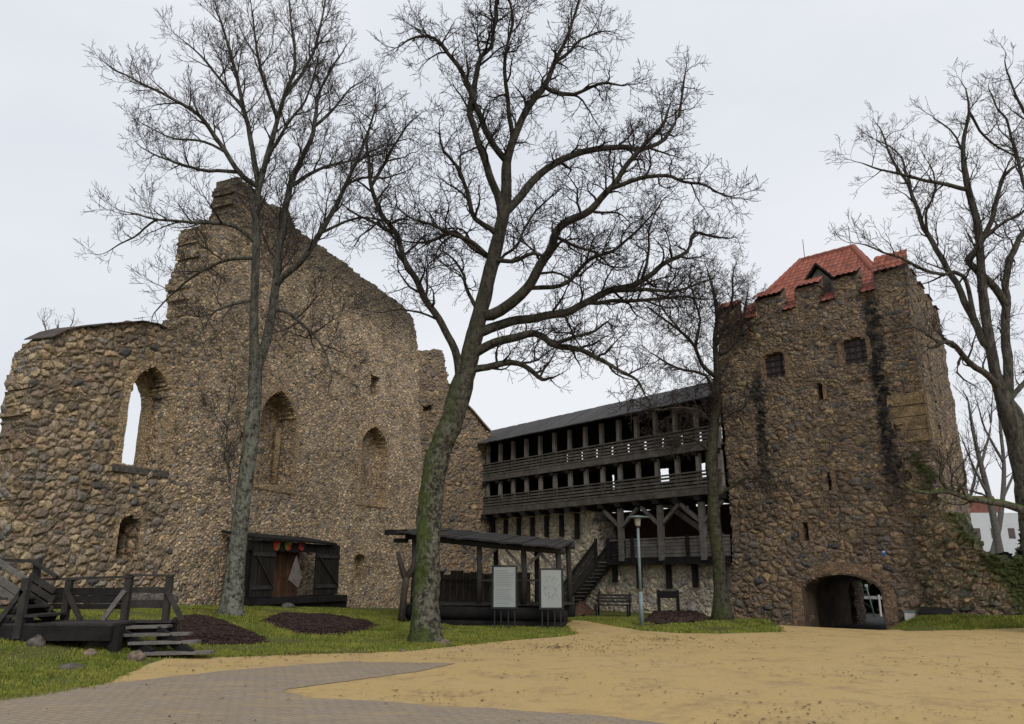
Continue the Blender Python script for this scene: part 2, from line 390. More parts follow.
M['far_bark'] = plain('far_bark', (.10, .09, .085), .95, .3)
M['twig'] = plain('dark_twigs', (.026, .021, .02), .9, .35, 1)
M['twig_brown'] = plain('brown_twigs', (.04, .031, .027), .9, .35, 1)

def m_tiles():
    b = NB('red_clay_tiles')
    uv = b.n('ShaderNodeUVMap').outputs[0]; s = b.n('ShaderNodeSeparateXYZ', {0: uv})
    fu, fv = b.math('FLOOR', s.outputs[0]), b.math('FLOOR', s.outputs[1])
    cmb = b.n('ShaderNodeCombineXYZ', {0: fu, 1: fv}).outputs[0]
    r = b.n('ShaderNodeTexWhiteNoise', {0: cmb}, noise_dimensions='2D').outputs['Value']
    c = b.ramp(r, [(0, (.20, .058, .040)), (.4, (.27, .082, .054)), (.75, (.31, .105, .07)), (1, (.16, .055, .042))])
    n = b.noise(b.obj(), 3, 4, .65)
    c = b.mix(b.rng(n, .45, .75, 0, .6), c, (.12, .06, .045, 1))
    b.color(c); b.bsdf.inputs['Roughness'].default_value = .75
    return b.m
M['tiles'] = m_tiles()

def m_grass():
    b = NB('grass_ground'); P = b.obj()
    n1 = b.noise(P, .5, 5, .6); n2 = b.noise(P, 14, 4, .7); n3 = b.noise(P, 2.2, 4, .65)
    c = b.mix(b.rng(n2, .3, .7), (.04, .055, .008, 1), (.14, .16, .028, 1))
    c = b.mix(b.rng(n3, .45, .7, 0, .75), c, (.12, .10, .03, 1))
    c = b.mix(b.rng(n1, .5, .72, 0, .7), c, (.05, .035, .018, 1))
    b.color(c); b.bump(n2, .05, 1); return b.m
def m_sand():
    b = NB('yellow_sand'); P = b.obj()
    n1 = b.noise(P, .35, 5, .6); n2 = b.noise(P, 30, 4, .7); n3 = b.noise(P, 1.1, 10, .82, .3); n4 = b.noise(P, 9, 4, .7)
    c = b.mix(b.rng(n2, .25, .75), (.34, .236, .092, 1), (.49, .352, .155, 1))
    c = b.mix(b.rng(n3, .5, .66, 0, .85), c, (.235, .16, .092, 1))
    c = b.mix(b.rng(n1, .5, .7, 0, .5), c, (.42, .31, .16, 1))
    c = b.mix(b.rng(n4, .64, .7, 0, .75), c, (.14, .082, .04, 1))
    b.color(c); b.bump(n2, .012, .6); return b.m
def m_path():
    b = NB('grey_pavers'); P = b.obj()
    mp_ = b.n('ShaderNodeMapping', {'Vector': P}); mp_.inputs['Rotation'].default_value = (0, 0, R(28))
    br = b.n('ShaderNodeTexBrick', {'Vector': mp_.outputs[0], 'Scale': 1.0, 'Mortar Size': .009, 'Brick Width': .22, 'Row Height': .11, 'Color1': (.275, .228, .172, 1), 'Color2': (.315, .263, .20, 1), 'Mortar': (.20, .162, .12, 1), 'Mortar Smooth': .3, 'Bias': 0})
    n1 = b.noise(P, .6, 5, .65); n2 = b.noise(P, 25, 3, .7); n3 = b.noise(b.scale(P, (.6, 2, 1)), 1.3, 5, .7)
    c = b.mix(b.rng(n2, .3, .7, 0, .45), br.outputs['Color'], (.13, .10, .075, 1))
    c = b.mix(b.rng(n1, .45, .7, 0, .5), c, (.255, .19, .12, 1))
    c = b.mix(b.rng(n3, .5, .68, 0, .6), c, (.34, .25, .13, 1))
    b.color(c); b.bump(b.math('SUBTRACT', n2, b.math('MULTIPLY', br.outputs['Fac'], 1.5)), .008, .8); return b.m
M['grass'], M['sand'], M['path'] = m_grass(), m_sand(), m_path()
def m_blade():
    b = NB('grass_blades'); r = b.noise(b.obj(), 1.2, 4, .7); q = b.noise(b.obj(), 40, 2)
    c = b.mix(b.rng(r, .35, .65), (.085, .125, .014, 1), (.22, .23, .04, 1))
    c = b.mix(b.rng(q, .5, .75, 0, .8), c, (.23, .185, .065, 1)); b.color(c); return b.m
M['blade'] = m_blade()

# ------------------------------------------------------------------ masonry
def pip(px, pz, poly):
    ins = np.zeros(px.shape, bool); n = len(poly)
    for i in range(n):
        x1, z1 = poly[i]; x2, z2 = poly[(i + 1) % n]
        if z1 == z2: continue
        c = ((z1 > pz) != (z2 > pz)) & (px < (x2 - x1) * (pz - z1) / (z2 - z1) + x1)
        ins ^= c
    return ins
def masonry(name, fr, outline, holes, thick, cell, mat, parent=None, d0=0, rough=.03, seed=0, ragged=0., back_local=None, warp=None):
    """a thick wall in the frame's own axes: gridded faces, real openings with reveals"""
    rr = np.random.RandomState(seed + 3)
    xs = [p[0] for p in outline]; zs = [p[1] for p in outline]
    x0, z0 = min(xs) - cell, min(zs) - cell
    nx, nz = int((max(xs) - x0) / cell) + 2, int((max(zs) - z0) / cell) + 2
    cx, cz = np.meshgrid(x0 + (np.arange(nx) + .5) * cell, z0 + (np.arange(nz) + .5) * cell, indexing='ij')
    if ragged:
        jx = sum(np.sin(cz * f + p) * a for f, p, a in ((3.1, 1, .5), (7.7, 2, .35), (13, .3, .25))) * ragged
        jz = sum(np.sin(cx * f + p) * a for f, p, a in ((2.7, 0, .5), (6.9, 1.4, .35), (12.3, 4, .3))) * ragged
        ins = pip(cx + jx, cz + jz, outline)
    else: ins = pip(cx, cz, outline)
    for h in holes: ins &= ~pip(cx, cz, h)
    nk = max(2, int(math.ceil(thick / .22)))
    idx = {}; V = []; F = []
    jit = rr.uniform(-.22, .22, (nx + 1, nz + 1, 3)) * cell
    def col(i, j, k):
        key = (i, j, k)
        v = idx.get(key)
        if v is None:
            x = x0 + i * cell; z = z0 + j * cell; d = thick * k / nk
            bx = x + jit[i, j, 0]; bz = z + jit[i, j, 1]
            nn = mnoise.noise(Vector((x * .8, d * .8, z * .8))) * rough * 1.6 + mnoise.noise(Vector((x * 2.5, d, z * 2.5 + 9))) * rough
            bd = d0 + d + (nn if k in (0, nk) else 0)
            if 0 < k < nk: bx += nn * .8; bz += nn * .8
            if warp: bx, bd, bz = warp(bx, bd, bz)
            v = len(V); V.append((bx, bd, bz)); idx[key] = v
        return v
    I, J = np.nonzero(ins)
    for i, j in zip(I.tolist(), J.tolist()):
        c4 = ((i, j), (i + 1, j), (i + 1, j + 1), (i, j + 1))
        F.append(tuple(col(a, b_, 0) for a, b_ in c4))
        F.append(tuple(col(a, b_, nk) for a, b_ in c4[::-1]))
        for (di, dj), e in (((0, -1), 0), ((1, 0), 1), ((0, 1), 2), ((-1, 0), 3)):
            a, b_ = i + di, j + dj
            if 0 <= a < nx and 0 <= b_ < nz and ins[a, b_]: continue
            p, q = c4[e], c4[(e + 1) % 4]
            for k in range(nk):
                F.append((col(*p, k), col(*p, k + 1), col(*q, k + 1), col(*q, k)))
    o = mesh_from(name, V, F, mat, parent)
    o.location = (fr.o.x, fr.o.y, 0); o.rotation_euler = (0, 0, fr.a)
    return o
def arch_poly(s0, s1, z0, zs, zt, pointed=True, n=10):
    """opening outline: jambs to zs, an arch rising to zt"""
    m = (s0 + s1) / 2; P = [(s0, z0), (s1, z0)]
    for i in range(n + 1):
        t = i / n; ang = t * math.pi / 2
        if pointed: x = 2 * math.cos(t * math.pi / 3) - 1; y = math.sin(t * math.pi / 3) / .8660254
        else: x = math.cos(ang); y = math.sin(ang)
        P.append((m + (s1 - m) * x, zs + (zt - zs) * y))
    P += [(2 * m - x, z) for x, z in P[2:-1][::-1]]
    return P
def ring(fr, inner, w, d0, d1, name, mat, parent, skip_bottom=True):
    """a surround of dressed stones round an opening: a band of width w outside the outline 'inner'"""
    cx = sum(p[0] for p in inner) / len(inner); mb = MB()
    pts = inner[1:] + [inner[0]]
    acc = []
    for i, p in enumerate(pts):
        a = Vector(pts[max(i - 1, 0)]); c = Vector(pts[min(i + 1, len(pts) - 1)]); t = (c - a)
        nrm = Vector((t.y, -t.x)).normalized()
        acc.append((Vector(p), Vector(p) + nrm * w))
    for i in range(len(acc) - 1):
        (a, A), (c, C) = acc[i], acc[i + 1]; L_ = (c - a).length; k = max(1, int(round(L_ / .35)))
        for j in range(k):
            t0, t1 = j / k, (j + 1) / k
            q = [a.lerp(c, t0), A.lerp(C, t0) , A.lerp(C, t1), a.lerp(c, t1)]
            g = .012; m_ = sum(q, Vector((0, 0))) / 4
            q = [m_ + (x - m_) * (1 - g / max(.05, L_ / k)) for x in q]
            jd = rnd.uniform(-.012, .012)
            mb.prism([tuple(x) for x in q], lambda p, d: fr.w(p[0], d, p[1]), d0 + jd, d1)
    return mb.build(name, mat, parent)

# ================================================================== THE GROUND
def inpoly(x, y, poly):
    c = False; n = len(poly)
    for i in range(n):
        x1, y1 = poly[i]; x2, y2 = poly[(i + 1) % n]
        if (y1 > y) != (y2 > y) and x < (x2 - x1) * (y - y1) / (y2 - y1) + x1: c = not c
    return c
ax = np.concatenate([[-3000, -900, -300, -120, -60], np.arange(-34, 44.1, .4), [55, 75, 120, 300, 900, 3000]])
ay = np.concatenate([[-3000, -900, -200, -60, -15], np.arange(0, 62.1, .4), [70, 85, 120, 300, 900, 3000]])
V = [(x, y, ground(x, y)) for x in ax for y in ay]; ny = len(ay)
F = [(i * ny + j, (i + 1) * ny + j, (i + 1) * ny + j + 1, i * ny + j + 1) for i in range(len(ax) - 1) for j in range(ny - 1)]
struct(mesh_from('ground', V, F, M['grass'], smooth=True))

def sheet(name, poly, mat, lift, grid=.35, jit=.05, seed=1):
    r = random.Random(seed); B = []
    n = len(poly)
    for i in range(n):
        a, c = Vector(poly[i]), Vector(poly[(i + 1) % n]); L_ = (c - a).length; k = max(1, int(L_ / .15)) if L_ < 30 else 20
        t = (c - a).normalized(); nr = Vector((-t.y, t.x))
        for j in range(k):
            p = a.lerp(c, j / k)
            if p.y > 5: p = p + nr * (mnoise.noise(Vector((p.x * 1.4, p.y * 1.4, seed))) * jit * 2 + r.uniform(-jit, jit) * .5)
            B.append(p)
    nb = len(B); pts = list(B)
    xs = [p.x for p in B]; ys = [p.y for p in B]
    BP = [(p.x, p.y) for p in B]
    x = max(min(xs), -20)
    while x < min(max(xs), 30):
        y = max(min(ys), 0)
        while y < min(max(ys), 50):
            if inpoly(x, y, BP): pts.append(Vector((x + r.uniform(-.05, .05), y + r.uniform(-.05, .05))))
            y += grid
        x += grid
    vs, es, fs, *_ = delaunay_2d_cdt(pts, [(i, (i + 1) % nb) for i in range(nb)], [], 1, 1e-4)
    o = mesh_from(name, [(v.x, v.y, ground(v.x, v.y) + lift) for v in vs], [tuple(f) for f in fs], mat, smooth=True)
    return struct(o), BP
g2 = lambda l: [tuple(gp(x, y).xy) for x, y in l]
sand_poly = g2([(0, 703), (60, 693), (106, 685), (125, 674), (150, 664), (165, 659), (212, 657.5), (250, 657), (300, 655), (350, 653.5), (400, 652), (440, 648.5), (480, 644), (520, 640), (560, 637), (577, 634.5), (571, 629), (566, 624), (572, 620.5), (585, 621), (610, 625.5), (640, 631), (680, 633.5), (720, 634), (760, 633), (785, 632)])
sand_poly += [tuple(FT.w(s, d, 0).xy) for s, d in ((2.0, -1.2), (6.1, -1.2))]
sand_poly += g2([(905, 631.5), (950, 630.5), (985, 629.5), (1024, 628)]) + [(30, 24), (30, -6), (-14, -6), (-14, 10)]
path_poly = g2([(0, 697), (50, 691), (100, 686), (150, 680), (225, 671.5), (300, 665.5), (350, 662.5), (400, 663), (455, 664), (440, 668), (400, 675), (360, 680), (325, 685.5), (290, 690), (284, 692.5), (295, 695.5), (310, 698), (390, 703.5), (512, 711.5), (600, 717), (660, 724), (760, 738)]) + [(3.6, 2), (-12, 2), (-12, 10.6)]
_, SANDP = sheet('sand_plaza', sand_poly, M['sand'], .010, seed=1)
_, PATHP = sheet('paved_path', path_poly, M['path'], .018, jit=.055, seed=2)
def onsand(x, y): return inpoly(x, y, sand_poly)

# ================================================================== BIG RUINED WALL (left)
hw = lambda l, d=0: [FW.hit(x, y, d) for x, y in l]
TH = 1.15
top = hw([(1, 432), (3, 405), (6, 385), (11, 366), (17, 355)], TH) + [(hw([(26, 346)], TH)[0][0], hw([(52, 340)])[0][1])] + \
      hw([(66, 332), (80, 328.5), (110, 324.5), (140, 323), (155, 325), (166, 330)]) + \
      hw([(166, 322), (167, 300), (168, 286), (174, 270), (177, 243), (183, 232), (194, 228), (205, 222), (212, 214), (213, 192), (217, 181), (224, 175)], TH) + \
      hw([(238, 176), (244, 183), (258, 192), (270, 204), (287, 210), (297, 228), (320, 246), (345, 263), (365, 279), (385, 292), (405, 308), (413, 318), (416, 335), (419, 360), (418, 400), (421, 440), (428, 610)])
top = [p for i, p in enumerate(top) if i != 11 or True]
sL = top[0][0] - .1; sR = top[-1][0] + .05
outline = [(sL, -1.0), (sL, 3.0)] + top[:-1] + [(top[-1][0], 0), (sR, -1.0)]
def opening(l, r, zt_px, zs_px, zb_px, pointed=True, fr=FW):
    m = ((l[0] + r[0]) / 2)
    s0, s1 = fr.hit(*l)[0], fr.hit(*r)[0]
    return arch_poly(s0, s1, fr.hit(m, zb_px)[1], fr.hit(m, zs_px)[1], fr.hit(m, zt_px)[1], pointed)
w1 = opening((125, 430), (166, 430), 364, 398, 468)
w2 = opening((257, 450), (294, 450), 389, 422, 486)
w3 = opening((360, 470), (386, 470), 426, 447, 502)
n1 = opening((117, 540), (139, 540), 515, 525, 561, False)
n2 = opening((354, 568), (365, 568), 554, 559, 581, False)
n3 = opening((370, 386), (380, 386), 375, 376, 397, False)
n4 = opening((240, 437), (245, 437), 431, 432, 443, False)
rw = thing('ruined_wall', 'tall ruined stone wall of rubble with three pointed window openings and a broken gable top', 'castle wall', loc=FW.w(4, 0, 0))
def wm(o):
    m = o.matrix_basis.copy()
    return wm(o.parent) @ o.matrix_parent_inverse @ m if o.parent else m
def rel(o, parent):               # hang a part under its thing (or a sub-part under its part) where it stands in the world
    o.parent = parent; o.matrix_parent_inverse = wm(parent).inverted(); return o
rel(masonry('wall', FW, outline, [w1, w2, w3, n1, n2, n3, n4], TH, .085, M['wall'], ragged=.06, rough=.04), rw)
# closed backs of the niches, and the narrower outer lights of the windows
for poly, d in ((w3, .62), (n1, .92), (n2, .5), (n3, .6), (n4, .5)):
    xs = [p[0] for p in poly]; zs = [p[1] for p in poly]
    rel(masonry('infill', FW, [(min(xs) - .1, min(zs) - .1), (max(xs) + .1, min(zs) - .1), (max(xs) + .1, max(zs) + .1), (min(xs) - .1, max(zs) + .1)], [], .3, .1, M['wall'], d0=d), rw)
xs = [p[0] for p in w2]; zs = [p[1] for p in w2]
lx = xs[0] + (xs[1] - xs[0]) * .36
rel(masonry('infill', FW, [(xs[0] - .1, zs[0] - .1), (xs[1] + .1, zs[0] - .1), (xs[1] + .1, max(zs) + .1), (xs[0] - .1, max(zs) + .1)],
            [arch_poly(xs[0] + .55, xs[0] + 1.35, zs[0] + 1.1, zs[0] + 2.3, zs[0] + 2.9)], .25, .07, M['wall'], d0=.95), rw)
for poly, w in ((n1, .16), (n2, .12)): rel(ring(FW, poly, w, -.02, .5, 'niche_surround', M['brick_trim'], None), rw)
for poly, w in ((w1, .30), (w2, .26), (w3, .24)):
    rel(ring(FW, poly, w, -.035, .3, 'window_surround', M['brick_trim'], None), rw)
    s0, s1 = poly[0][0], poly[1][0]
    mb = MB(); mb.fbox(FW, s0 - .3, s1 + .3, -.07, .9, poly[0][1] - .24, poly[0][1] - .01, .03)
    rel(mb.build('sill', M['rock'] if poly is w1 else M['brick_trim'], None, bevel=.02), rw)
cx_ = (w1[0][0] + w1[1][0]) / 2
inn = [(cx_ + (x - cx_) * .84 , w1[0][1] + (z - w1[0][1]) * .95) for x, z in w1]
rel(ring(FW, inn, .16, .78, 1.22, 'outer_jamb', M['brick_trim'], None), rw)
# round shaft in the jamb of the second window
mb = MB(); mb.tube([FW.w(xs[1] - .25, .75, zs[0]), FW.w(xs[1] - .25, .75, zs[0] + 2.6)], .13, 10); rel(mb.build('jamb_shaft', M['brick_trim'], None, True), rw)
# board coping of the low part
cop = [(hw([(24, 346)], TH)[0][0], hw([(52, 339)])[0][1])] + hw([(66, 331), (80, 328), (110, 324), (140, 322), (155, 324), (166, 329)])
mb = MB()
for (a, z1), (c, z2) in zip(cop[:-1], cop[1:]):
    n = max(1, int((c - a) / .3))
    for i in range(n):
        u0, u1 = i / n, (i + 1) / n
        sa, sb = a + (c - a) * u0, a + (c - a) * u1 - .02; za, zb = z1 + (z2 - z1) * u0, z1 + (z2 - z1) * u1
        j = rnd.uniform(-.02, .02)
        q = [(sa, -.12, za + j), (sb, -.12, zb + j), (sb, 1.2, zb + j + .08), (sa, 1.2, za + j + .08)]
        mb.add([FW.w(*p) for p in q] + [FW.w(p[0], p[1], p[2] + .04) for p in q], [(3, 2, 1, 0), (4, 5, 6, 7), (0, 1, 5, 4), (1, 2, 6, 5), (2, 3, 7, 6), (3, 0, 4, 7)])
rel(mb.build('coping', M['cap_boards'], None), rw)

# ------------------------------------------------------------------ second wall fragment behind its right end
a = FW.w(15.4, 1.6, 0); b_ = FG.w(.9, 2.0, 0)
FS = Frame(a.x, a.y, math.atan2(b_.y - a.y, b_.x - a.x))
pts = [FS.hit(x, y) for x, y in [(408, 352), (425, 351), (440, 349), (444, 353), (446, 372), (449, 386), (462, 402), (472, 412), (482, 424), (490, 433)]]
ow = thing('ruined_wall', 'narrow dark ruined wall between the tall windowed wall and the timber gallery with a sloping shingled edge', 'castle wall', loc=FS.w(1, 0, 0))
s1 = pts[-1][0]
n5 = [FS.hit(x, y) for x, y in [(423, 412), (433, 410), (433, 404), (423, 406)]]
rel(masonry('wall', FS, [(-1.2, -1), (-1.2, pts[0][1])] + pts + [(s1, -1)], [n5], 1.2, .1, M['sidewall'], ragged=.08, rough=.05, seed=4), ow)
mb = MB()
for (x, z), (x2, z2) in zip(pts[5:-1], pts[6:]):
    q = [(x, -.2, z), (x2, -.2, z2), (x2, 1.5, z2 + .55), (x, 1.5, z + .55)]
    mb.add([FS.w(*p) for p in q] + [FS.w(p[0], p[1], p[2] + .1) for p in q], [(3, 2, 1, 0), (4, 5, 6, 7), (0, 1, 5, 4), (1, 2, 6, 5), (2, 3, 7, 6), (3, 0, 4, 7)])
rel(mb.build('coping', M['shingle'], None), ow)

# ================================================================== CURTAIN WALL + TIMBER GALLERY
cw = thing('curtain_wall', 'grey field stone wall carrying the long timber gallery', 'castle wall', loc=FG.w(6, .7, 0))
rel(masonry('wall', FG, [(-1.2, -1), (-1.2, 5.25), (9.2, 5.22), (9.5, 4.9), (9.45, 4.4), (9.9, 4.1), (9.8, 3.4), (10.2, 2.9), (10.1, 2.25), (18.3, 2.2), (18.3, -1)], [], 1.4, .1, M['curtain'], d0=.7, ragged=.06, rough=.05, seed=8), cw)
mb = MB(); mb.fbox(FG, 9.9, 18.3, .62, 2.3, 2.2, 2.29); rel(mb.build('coping', M['brick_trim'], None), cw)
# everything of the gallery hangs under one root whose axes are the gallery's own
gal = thing('timber_gallery', 'two storey weathered timber gallery with posts and railings under a grey board roof', 'gallery')
gal.location = FG.w(0, 0, 0); gal.rotation_euler = (0, 0, FG.a)
class LF:                         # identity frame for meshes written straight in a thing's own axes
    def w(f, s, d, z): return Vector((s, d, z))
LO = LF(); GE = 18.1
ZL, ZU, ZE = 5.42, 7.38, 9.36
mb = MB(); n = 54
for i in range(n):                # roof boards, each one a little proud
    a, c = -1.1 + (GE + 1.1) * i / n, -1.1 + (GE + 1.1) * (i + 1) / n - .02; j = rnd.uniform(-.012, .012)
    for q in ([(a, -.62, ZE - .06 + j), (c, -.62, ZE - .06 + j), (c, 1.75, ZE + 1.27 + j), (a, 1.75, ZE + 1.27 + j)], [(a, 1.75, ZE + 1.27 + j), (c, 1.75, ZE + 1.27 + j), (c, 3.5, ZE + .35 + j), (a, 3.5, ZE + .35 + j)]):
        mb.add(q + [(x, y, z + .05) for x, y, z in q], [(3, 2, 1, 0), (4, 5, 6, 7), (0, 1, 5, 4), (1, 2, 6, 5), (2, 3, 7, 6), (3, 0, 4, 7)])
mb.build('roof', M['roof_board'], gal)
for z in (ZL, ZU):
    mb = MB(); mb.fbox(LO, -2.6, GE, -.12, 2.9, z - .12, z)
    mb.fbox(LO, -.3, GE, -.16, .06, z - .30, z - .125)
    mb.build('floor', M['wood_gal'], gal)
    mb = MB()
    for i in range(4):            # slatted parapet
        zz = z + .03 + i * .165
        s = -.3
        while s < GE:
            e = min(GE, s + rnd.uniform(2.2, 3.8)); mb.fbox(LO, s, e - .015, -.10 + rnd.uniform(-.012, .012), -.055, zz, zz + .105, .006); s = e
    mb.fbox(LO, -.3, GE, -.15, .02, z + .70, z + .76)
    mb.build('railing', M['wood_gal'], gal)
    # boarded back with a row of loopholes
    holes = []
    for i in range(15):
        c = .6 + 1.2 * i
        if z == ZU and i > 0: holes.append([(c - .13, z + .62), (c + .13, z + .62), (c + .13, z + 1.25), (c - .13, z + 1.25)])
        if z == ZL and i in (3, 7): holes.append([(c - .1, z + .75), (c + .1, z + .75), (c + .1, z + 1.55), (c - .1, z + 1.55)])
        if z == ZL and i in (10, 12, 14): holes.append([(c - .3, z + .85), (c + .3, z + .85), (c + .3, z + 1.6), (c - .3, z + 1.6)])
    fr0 = Frame(0, 0, 0)
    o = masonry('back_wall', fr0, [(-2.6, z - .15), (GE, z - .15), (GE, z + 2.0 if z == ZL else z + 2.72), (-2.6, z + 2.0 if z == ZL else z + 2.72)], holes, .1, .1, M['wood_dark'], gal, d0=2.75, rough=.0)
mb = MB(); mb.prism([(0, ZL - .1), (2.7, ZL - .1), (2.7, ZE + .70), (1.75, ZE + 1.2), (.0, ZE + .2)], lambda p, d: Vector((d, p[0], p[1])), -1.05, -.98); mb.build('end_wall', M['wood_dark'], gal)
for i in range(16):
    s = min(GE - .1, 1.2 * i)
    for z, h in ((ZL, ZU - .37 - ZL), (ZU, ZE - .1 - ZU)):
        mb = MB(); mb.fbox(LO, s - .095, s + .095, .0, .19, z, z + h, .008); mb.build('post', M['wood_post'], gal)
    mb = MB(); mb.fbox(LO, s - .075, s + .075, -.34, 2.8, ZL - .55, ZL - .31); mb.build('joist', M['wood_dark'], gal); mb = MB(); mb.fbox(LO, s - .06, s + .06, -.3, .3, ZU - .50, ZU - .31); mb.build('joist', M['wood_dark'], gal)
    if i < 8:
        mb = MB(); mb.fbox(LO, s - .09, s + .09, .40, .6, ZL - 1.75 - .3 * rnd.random(), ZL - .605, .01); mb.build('wall_post', M['wood_dark'], gal)
for s in (11.9, 14.4, 16.8):
    mb = MB(); mb.fbox(LO, s - .12, s + .12, 0, .24, 2.3, ZL - .6, .01); mb.build('prop', M['wood_light'], gal)
    for sg in (-1, 1):
        mb = MB(); mb.bar((s + sg * .1, .12, 3.95), (s + sg * 1.15, .12, ZL - .62), .15, .15); mb.build('brace', M['wood_light'], gal)
mb = MB(); mb.fbox(LO, 9.3, 18.2, 1.9, 2.0, 2.3, ZL - .6); mb.build('boarded_wall', M['wood_red'], gal)
for dd in (0.0, .62):
    mb = MB(); mb.bar((13.9 + dd, .8, 5.15), (17.6 + dd, .8, 2.75), .08, .24); mb.build('inner_stringer', M['wood_light'], gal)
mb = MB(); mb.fbox(LO, 10.9, 18.1, .12, 1.85, 2.30, 2.42); mb.fbox(LO, 10.9, 18.1, .10, .25, 2.12, 2.297); mb.build('lower_deck', M['wood_dark'], gal)
mb = MB()
for i in range(5): mb.fbox(LO, 12.1, 18.1, .17, .22, 2.46 + i * .16, 2.60 + i * .16, .008)
mb.fbox(LO, 10.95, 18.1, .13, .25, 3.27, 3.34)
mb.build('lower_railing', M['wood_light'], gal)
mb = MB()
for i in range(5): mb.fbox(LO, 11.0, 12.1, .17, .22, 2.46 + i * .16, 2.60 + i * .16, .008)
mb.build('dark_railing', M['wood_dark'], gal)
for s in (11.0, 12.6, 14.4, 15.9, 17.4):
    mb = MB(); mb.fbox(LO, s - .1, s + .1, .42, .62, 1.0 + .3 * rnd.random(), 2.28, .01); mb.build('deck_prop', M['wood_dark'], gal)
    mb = MB(); mb.fbox(LO, s - .07, s + .07, .03, .16, 2.15, 3.4, .006); mb.build('rail_post', M['wood_dark'], gal)
# stair up to the lower deck
st = thing('wooden_staircase', 'steep wooden staircase with slatted handrail rising to the gallery deck', 'staircase')
st.location = FG.w(0, 0, 0); st.rotation_euler = (0, 0, FG.a)
sa, za, sb, zb = 8.35, .15, 10.9, 2.34
for d in (-.62, .42):
    mb = MB(); mb.bar((sa, d, za), (sb, d, zb), .08, .3); mb.build('stringer', M['wood'], st)
    mb = MB(); mb.bar((sa, d, za + .95), (sb, d, zb + .95), .09, .1)
    for q in (.3, .52, .74): mb.bar((sa, d, za + q), (sb, d, zb + q), .04, .13)
    mb.build('handrail', M['wood'], st)
    for t in (0.0, 1.0):
        mb = MB(); mb.bar((sa + (sb - sa) * t, d - .06, za + (zb - za) * t - .1), (sa + (sb - sa) * t, d - .06, za + (zb - za) * t + 1.05), .12, .12); mb.build('rail_post', M['wood_dark'], st)
for i in range(12):
    t = (i + .5) / 12; mb = MB(); mb.fbox(LO, sa + (sb - sa) * t - .14, sa + (sb - sa) * t + .12, -.575, .375, za + (zb - za) * t - .02, za + (zb - za) * t + .03); mb.build('tread', M['wood_light'], st)

# ================================================================== GATE TOWER
tw = thing('gate_tower', 'square stone gate tower with red tiled hip roof battlements and an arched gateway', 'tower', loc=FT.w(4.1, 4.1, 0))
TW, ZT = 8.19, 12.75
def twarp(x, d, z):               # the foot spreads a little
    if z < 4: k = ((4 - z) / 4.5) ** 2; x -= .42 * k * max(0, 1 - x / 2.5) if x < 2.5 else 0
    return x, d, z
win = [opening((764, 366), (785, 366), 352, 357, 378, False, FT), opening((842, 352), (867, 352), 337, 342, 364, False, FT)]
slits = [opening(*a, False, FT) for a in (((817, 391), (823, 391), 383, 384, 400), ((826.5, 481), (832, 481), 472, 473, 490), ((803, 532), (809, 532), 522, 523, 542))]
gate = arch_poly(2.82, 5.88, -1.2, 1.0, 1.72, False, 14)
walls = masonry('wall', FT, [(-.5, -1.2), (0, -1.2), (0, ZT), (TW, ZT), (TW, -1.2)], win + slits + [gate], 1.2, .085, M['tower'], warp=twarp, rough=.05, seed=21)
rel(walls, tw)
# the side walls share the front wall's axes so that the stonework runs on round the corner
def sidewall(name, to, w, z0, z1, cell, mat, holes=(), thick=1.2):
    o = masonry(name, FT, [(0, z0), (w, z0), (w, z1), (0, z1)], list(holes), thick, cell, mat, rough=.05, seed=5)
    for v in o.data.vertices: v.co = Vector(to(v.co.x, v.co.y, v.co.z))
    return rel(o, tw)
sl = [[(a, z0), (a + .45, z0), (a + .45, z1), (a, z1)] for a, z0, z1 in ((1.2, 8.0, 10.4), (1.2, 5.3, 7.5))]
SH = .09                          # the right side is not quite square to the front
sidewall('wall', lambda s, d, z: (TW - d - SH * (1.2 + s), 1.2 + s, z), TW - 1.2, -1.2, ZT, .1, M['tower'], sl)
sidewall('wall', lambda s, d, z: (d, TW - s, z), TW - 1.2, -1.2, ZT, .3, M['tower'])
ex = arch_poly(2.35, 5.9, -1.2, 1.1, 1.9, False, 10)
o = masonry('wall', FT, [(1.2, -1.2), (TW - 1.2, -1.2), (TW - 1.2, ZT), (1.2, ZT)], [ex], 1.2, .3, M['tower'], d0=TW - 1.2, seed=6); rel(o, tw)
# passage: side walls and vault
pa = arch_poly(2.25, 6.1, -1.2, 1.05, 1.95, False, 14)
mb = MB(); prof = pa[1:] + [pa[0]]
for (x1, z1), (x2, z2) in zip(prof[:-1], prof[1:]):
    mb.add([FT.w(x1, 1.18, z1), FT.w(x1, TW - 1.1, z1), FT.w(x2, TW - 1.1, z2), FT.w(x2, 1.18, z2)], [(0, 1, 2, 3)])
rel(mb.build('passage', M['passage'], None), tw)
rel(ring(FT, gate, .44, -.035, .3, 'arch_surround', M['arch'], None), tw)
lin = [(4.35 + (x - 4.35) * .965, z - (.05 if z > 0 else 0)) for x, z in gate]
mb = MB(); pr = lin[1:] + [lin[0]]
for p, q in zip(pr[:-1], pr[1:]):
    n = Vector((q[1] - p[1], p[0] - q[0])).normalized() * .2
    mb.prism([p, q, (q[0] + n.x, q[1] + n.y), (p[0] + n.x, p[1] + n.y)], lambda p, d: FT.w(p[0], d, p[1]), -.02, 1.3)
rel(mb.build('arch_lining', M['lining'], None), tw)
def band(poly, w, d, mat, name):
    return rel(ring(FT, poly, w, -d, .2, name, mat, None), tw)
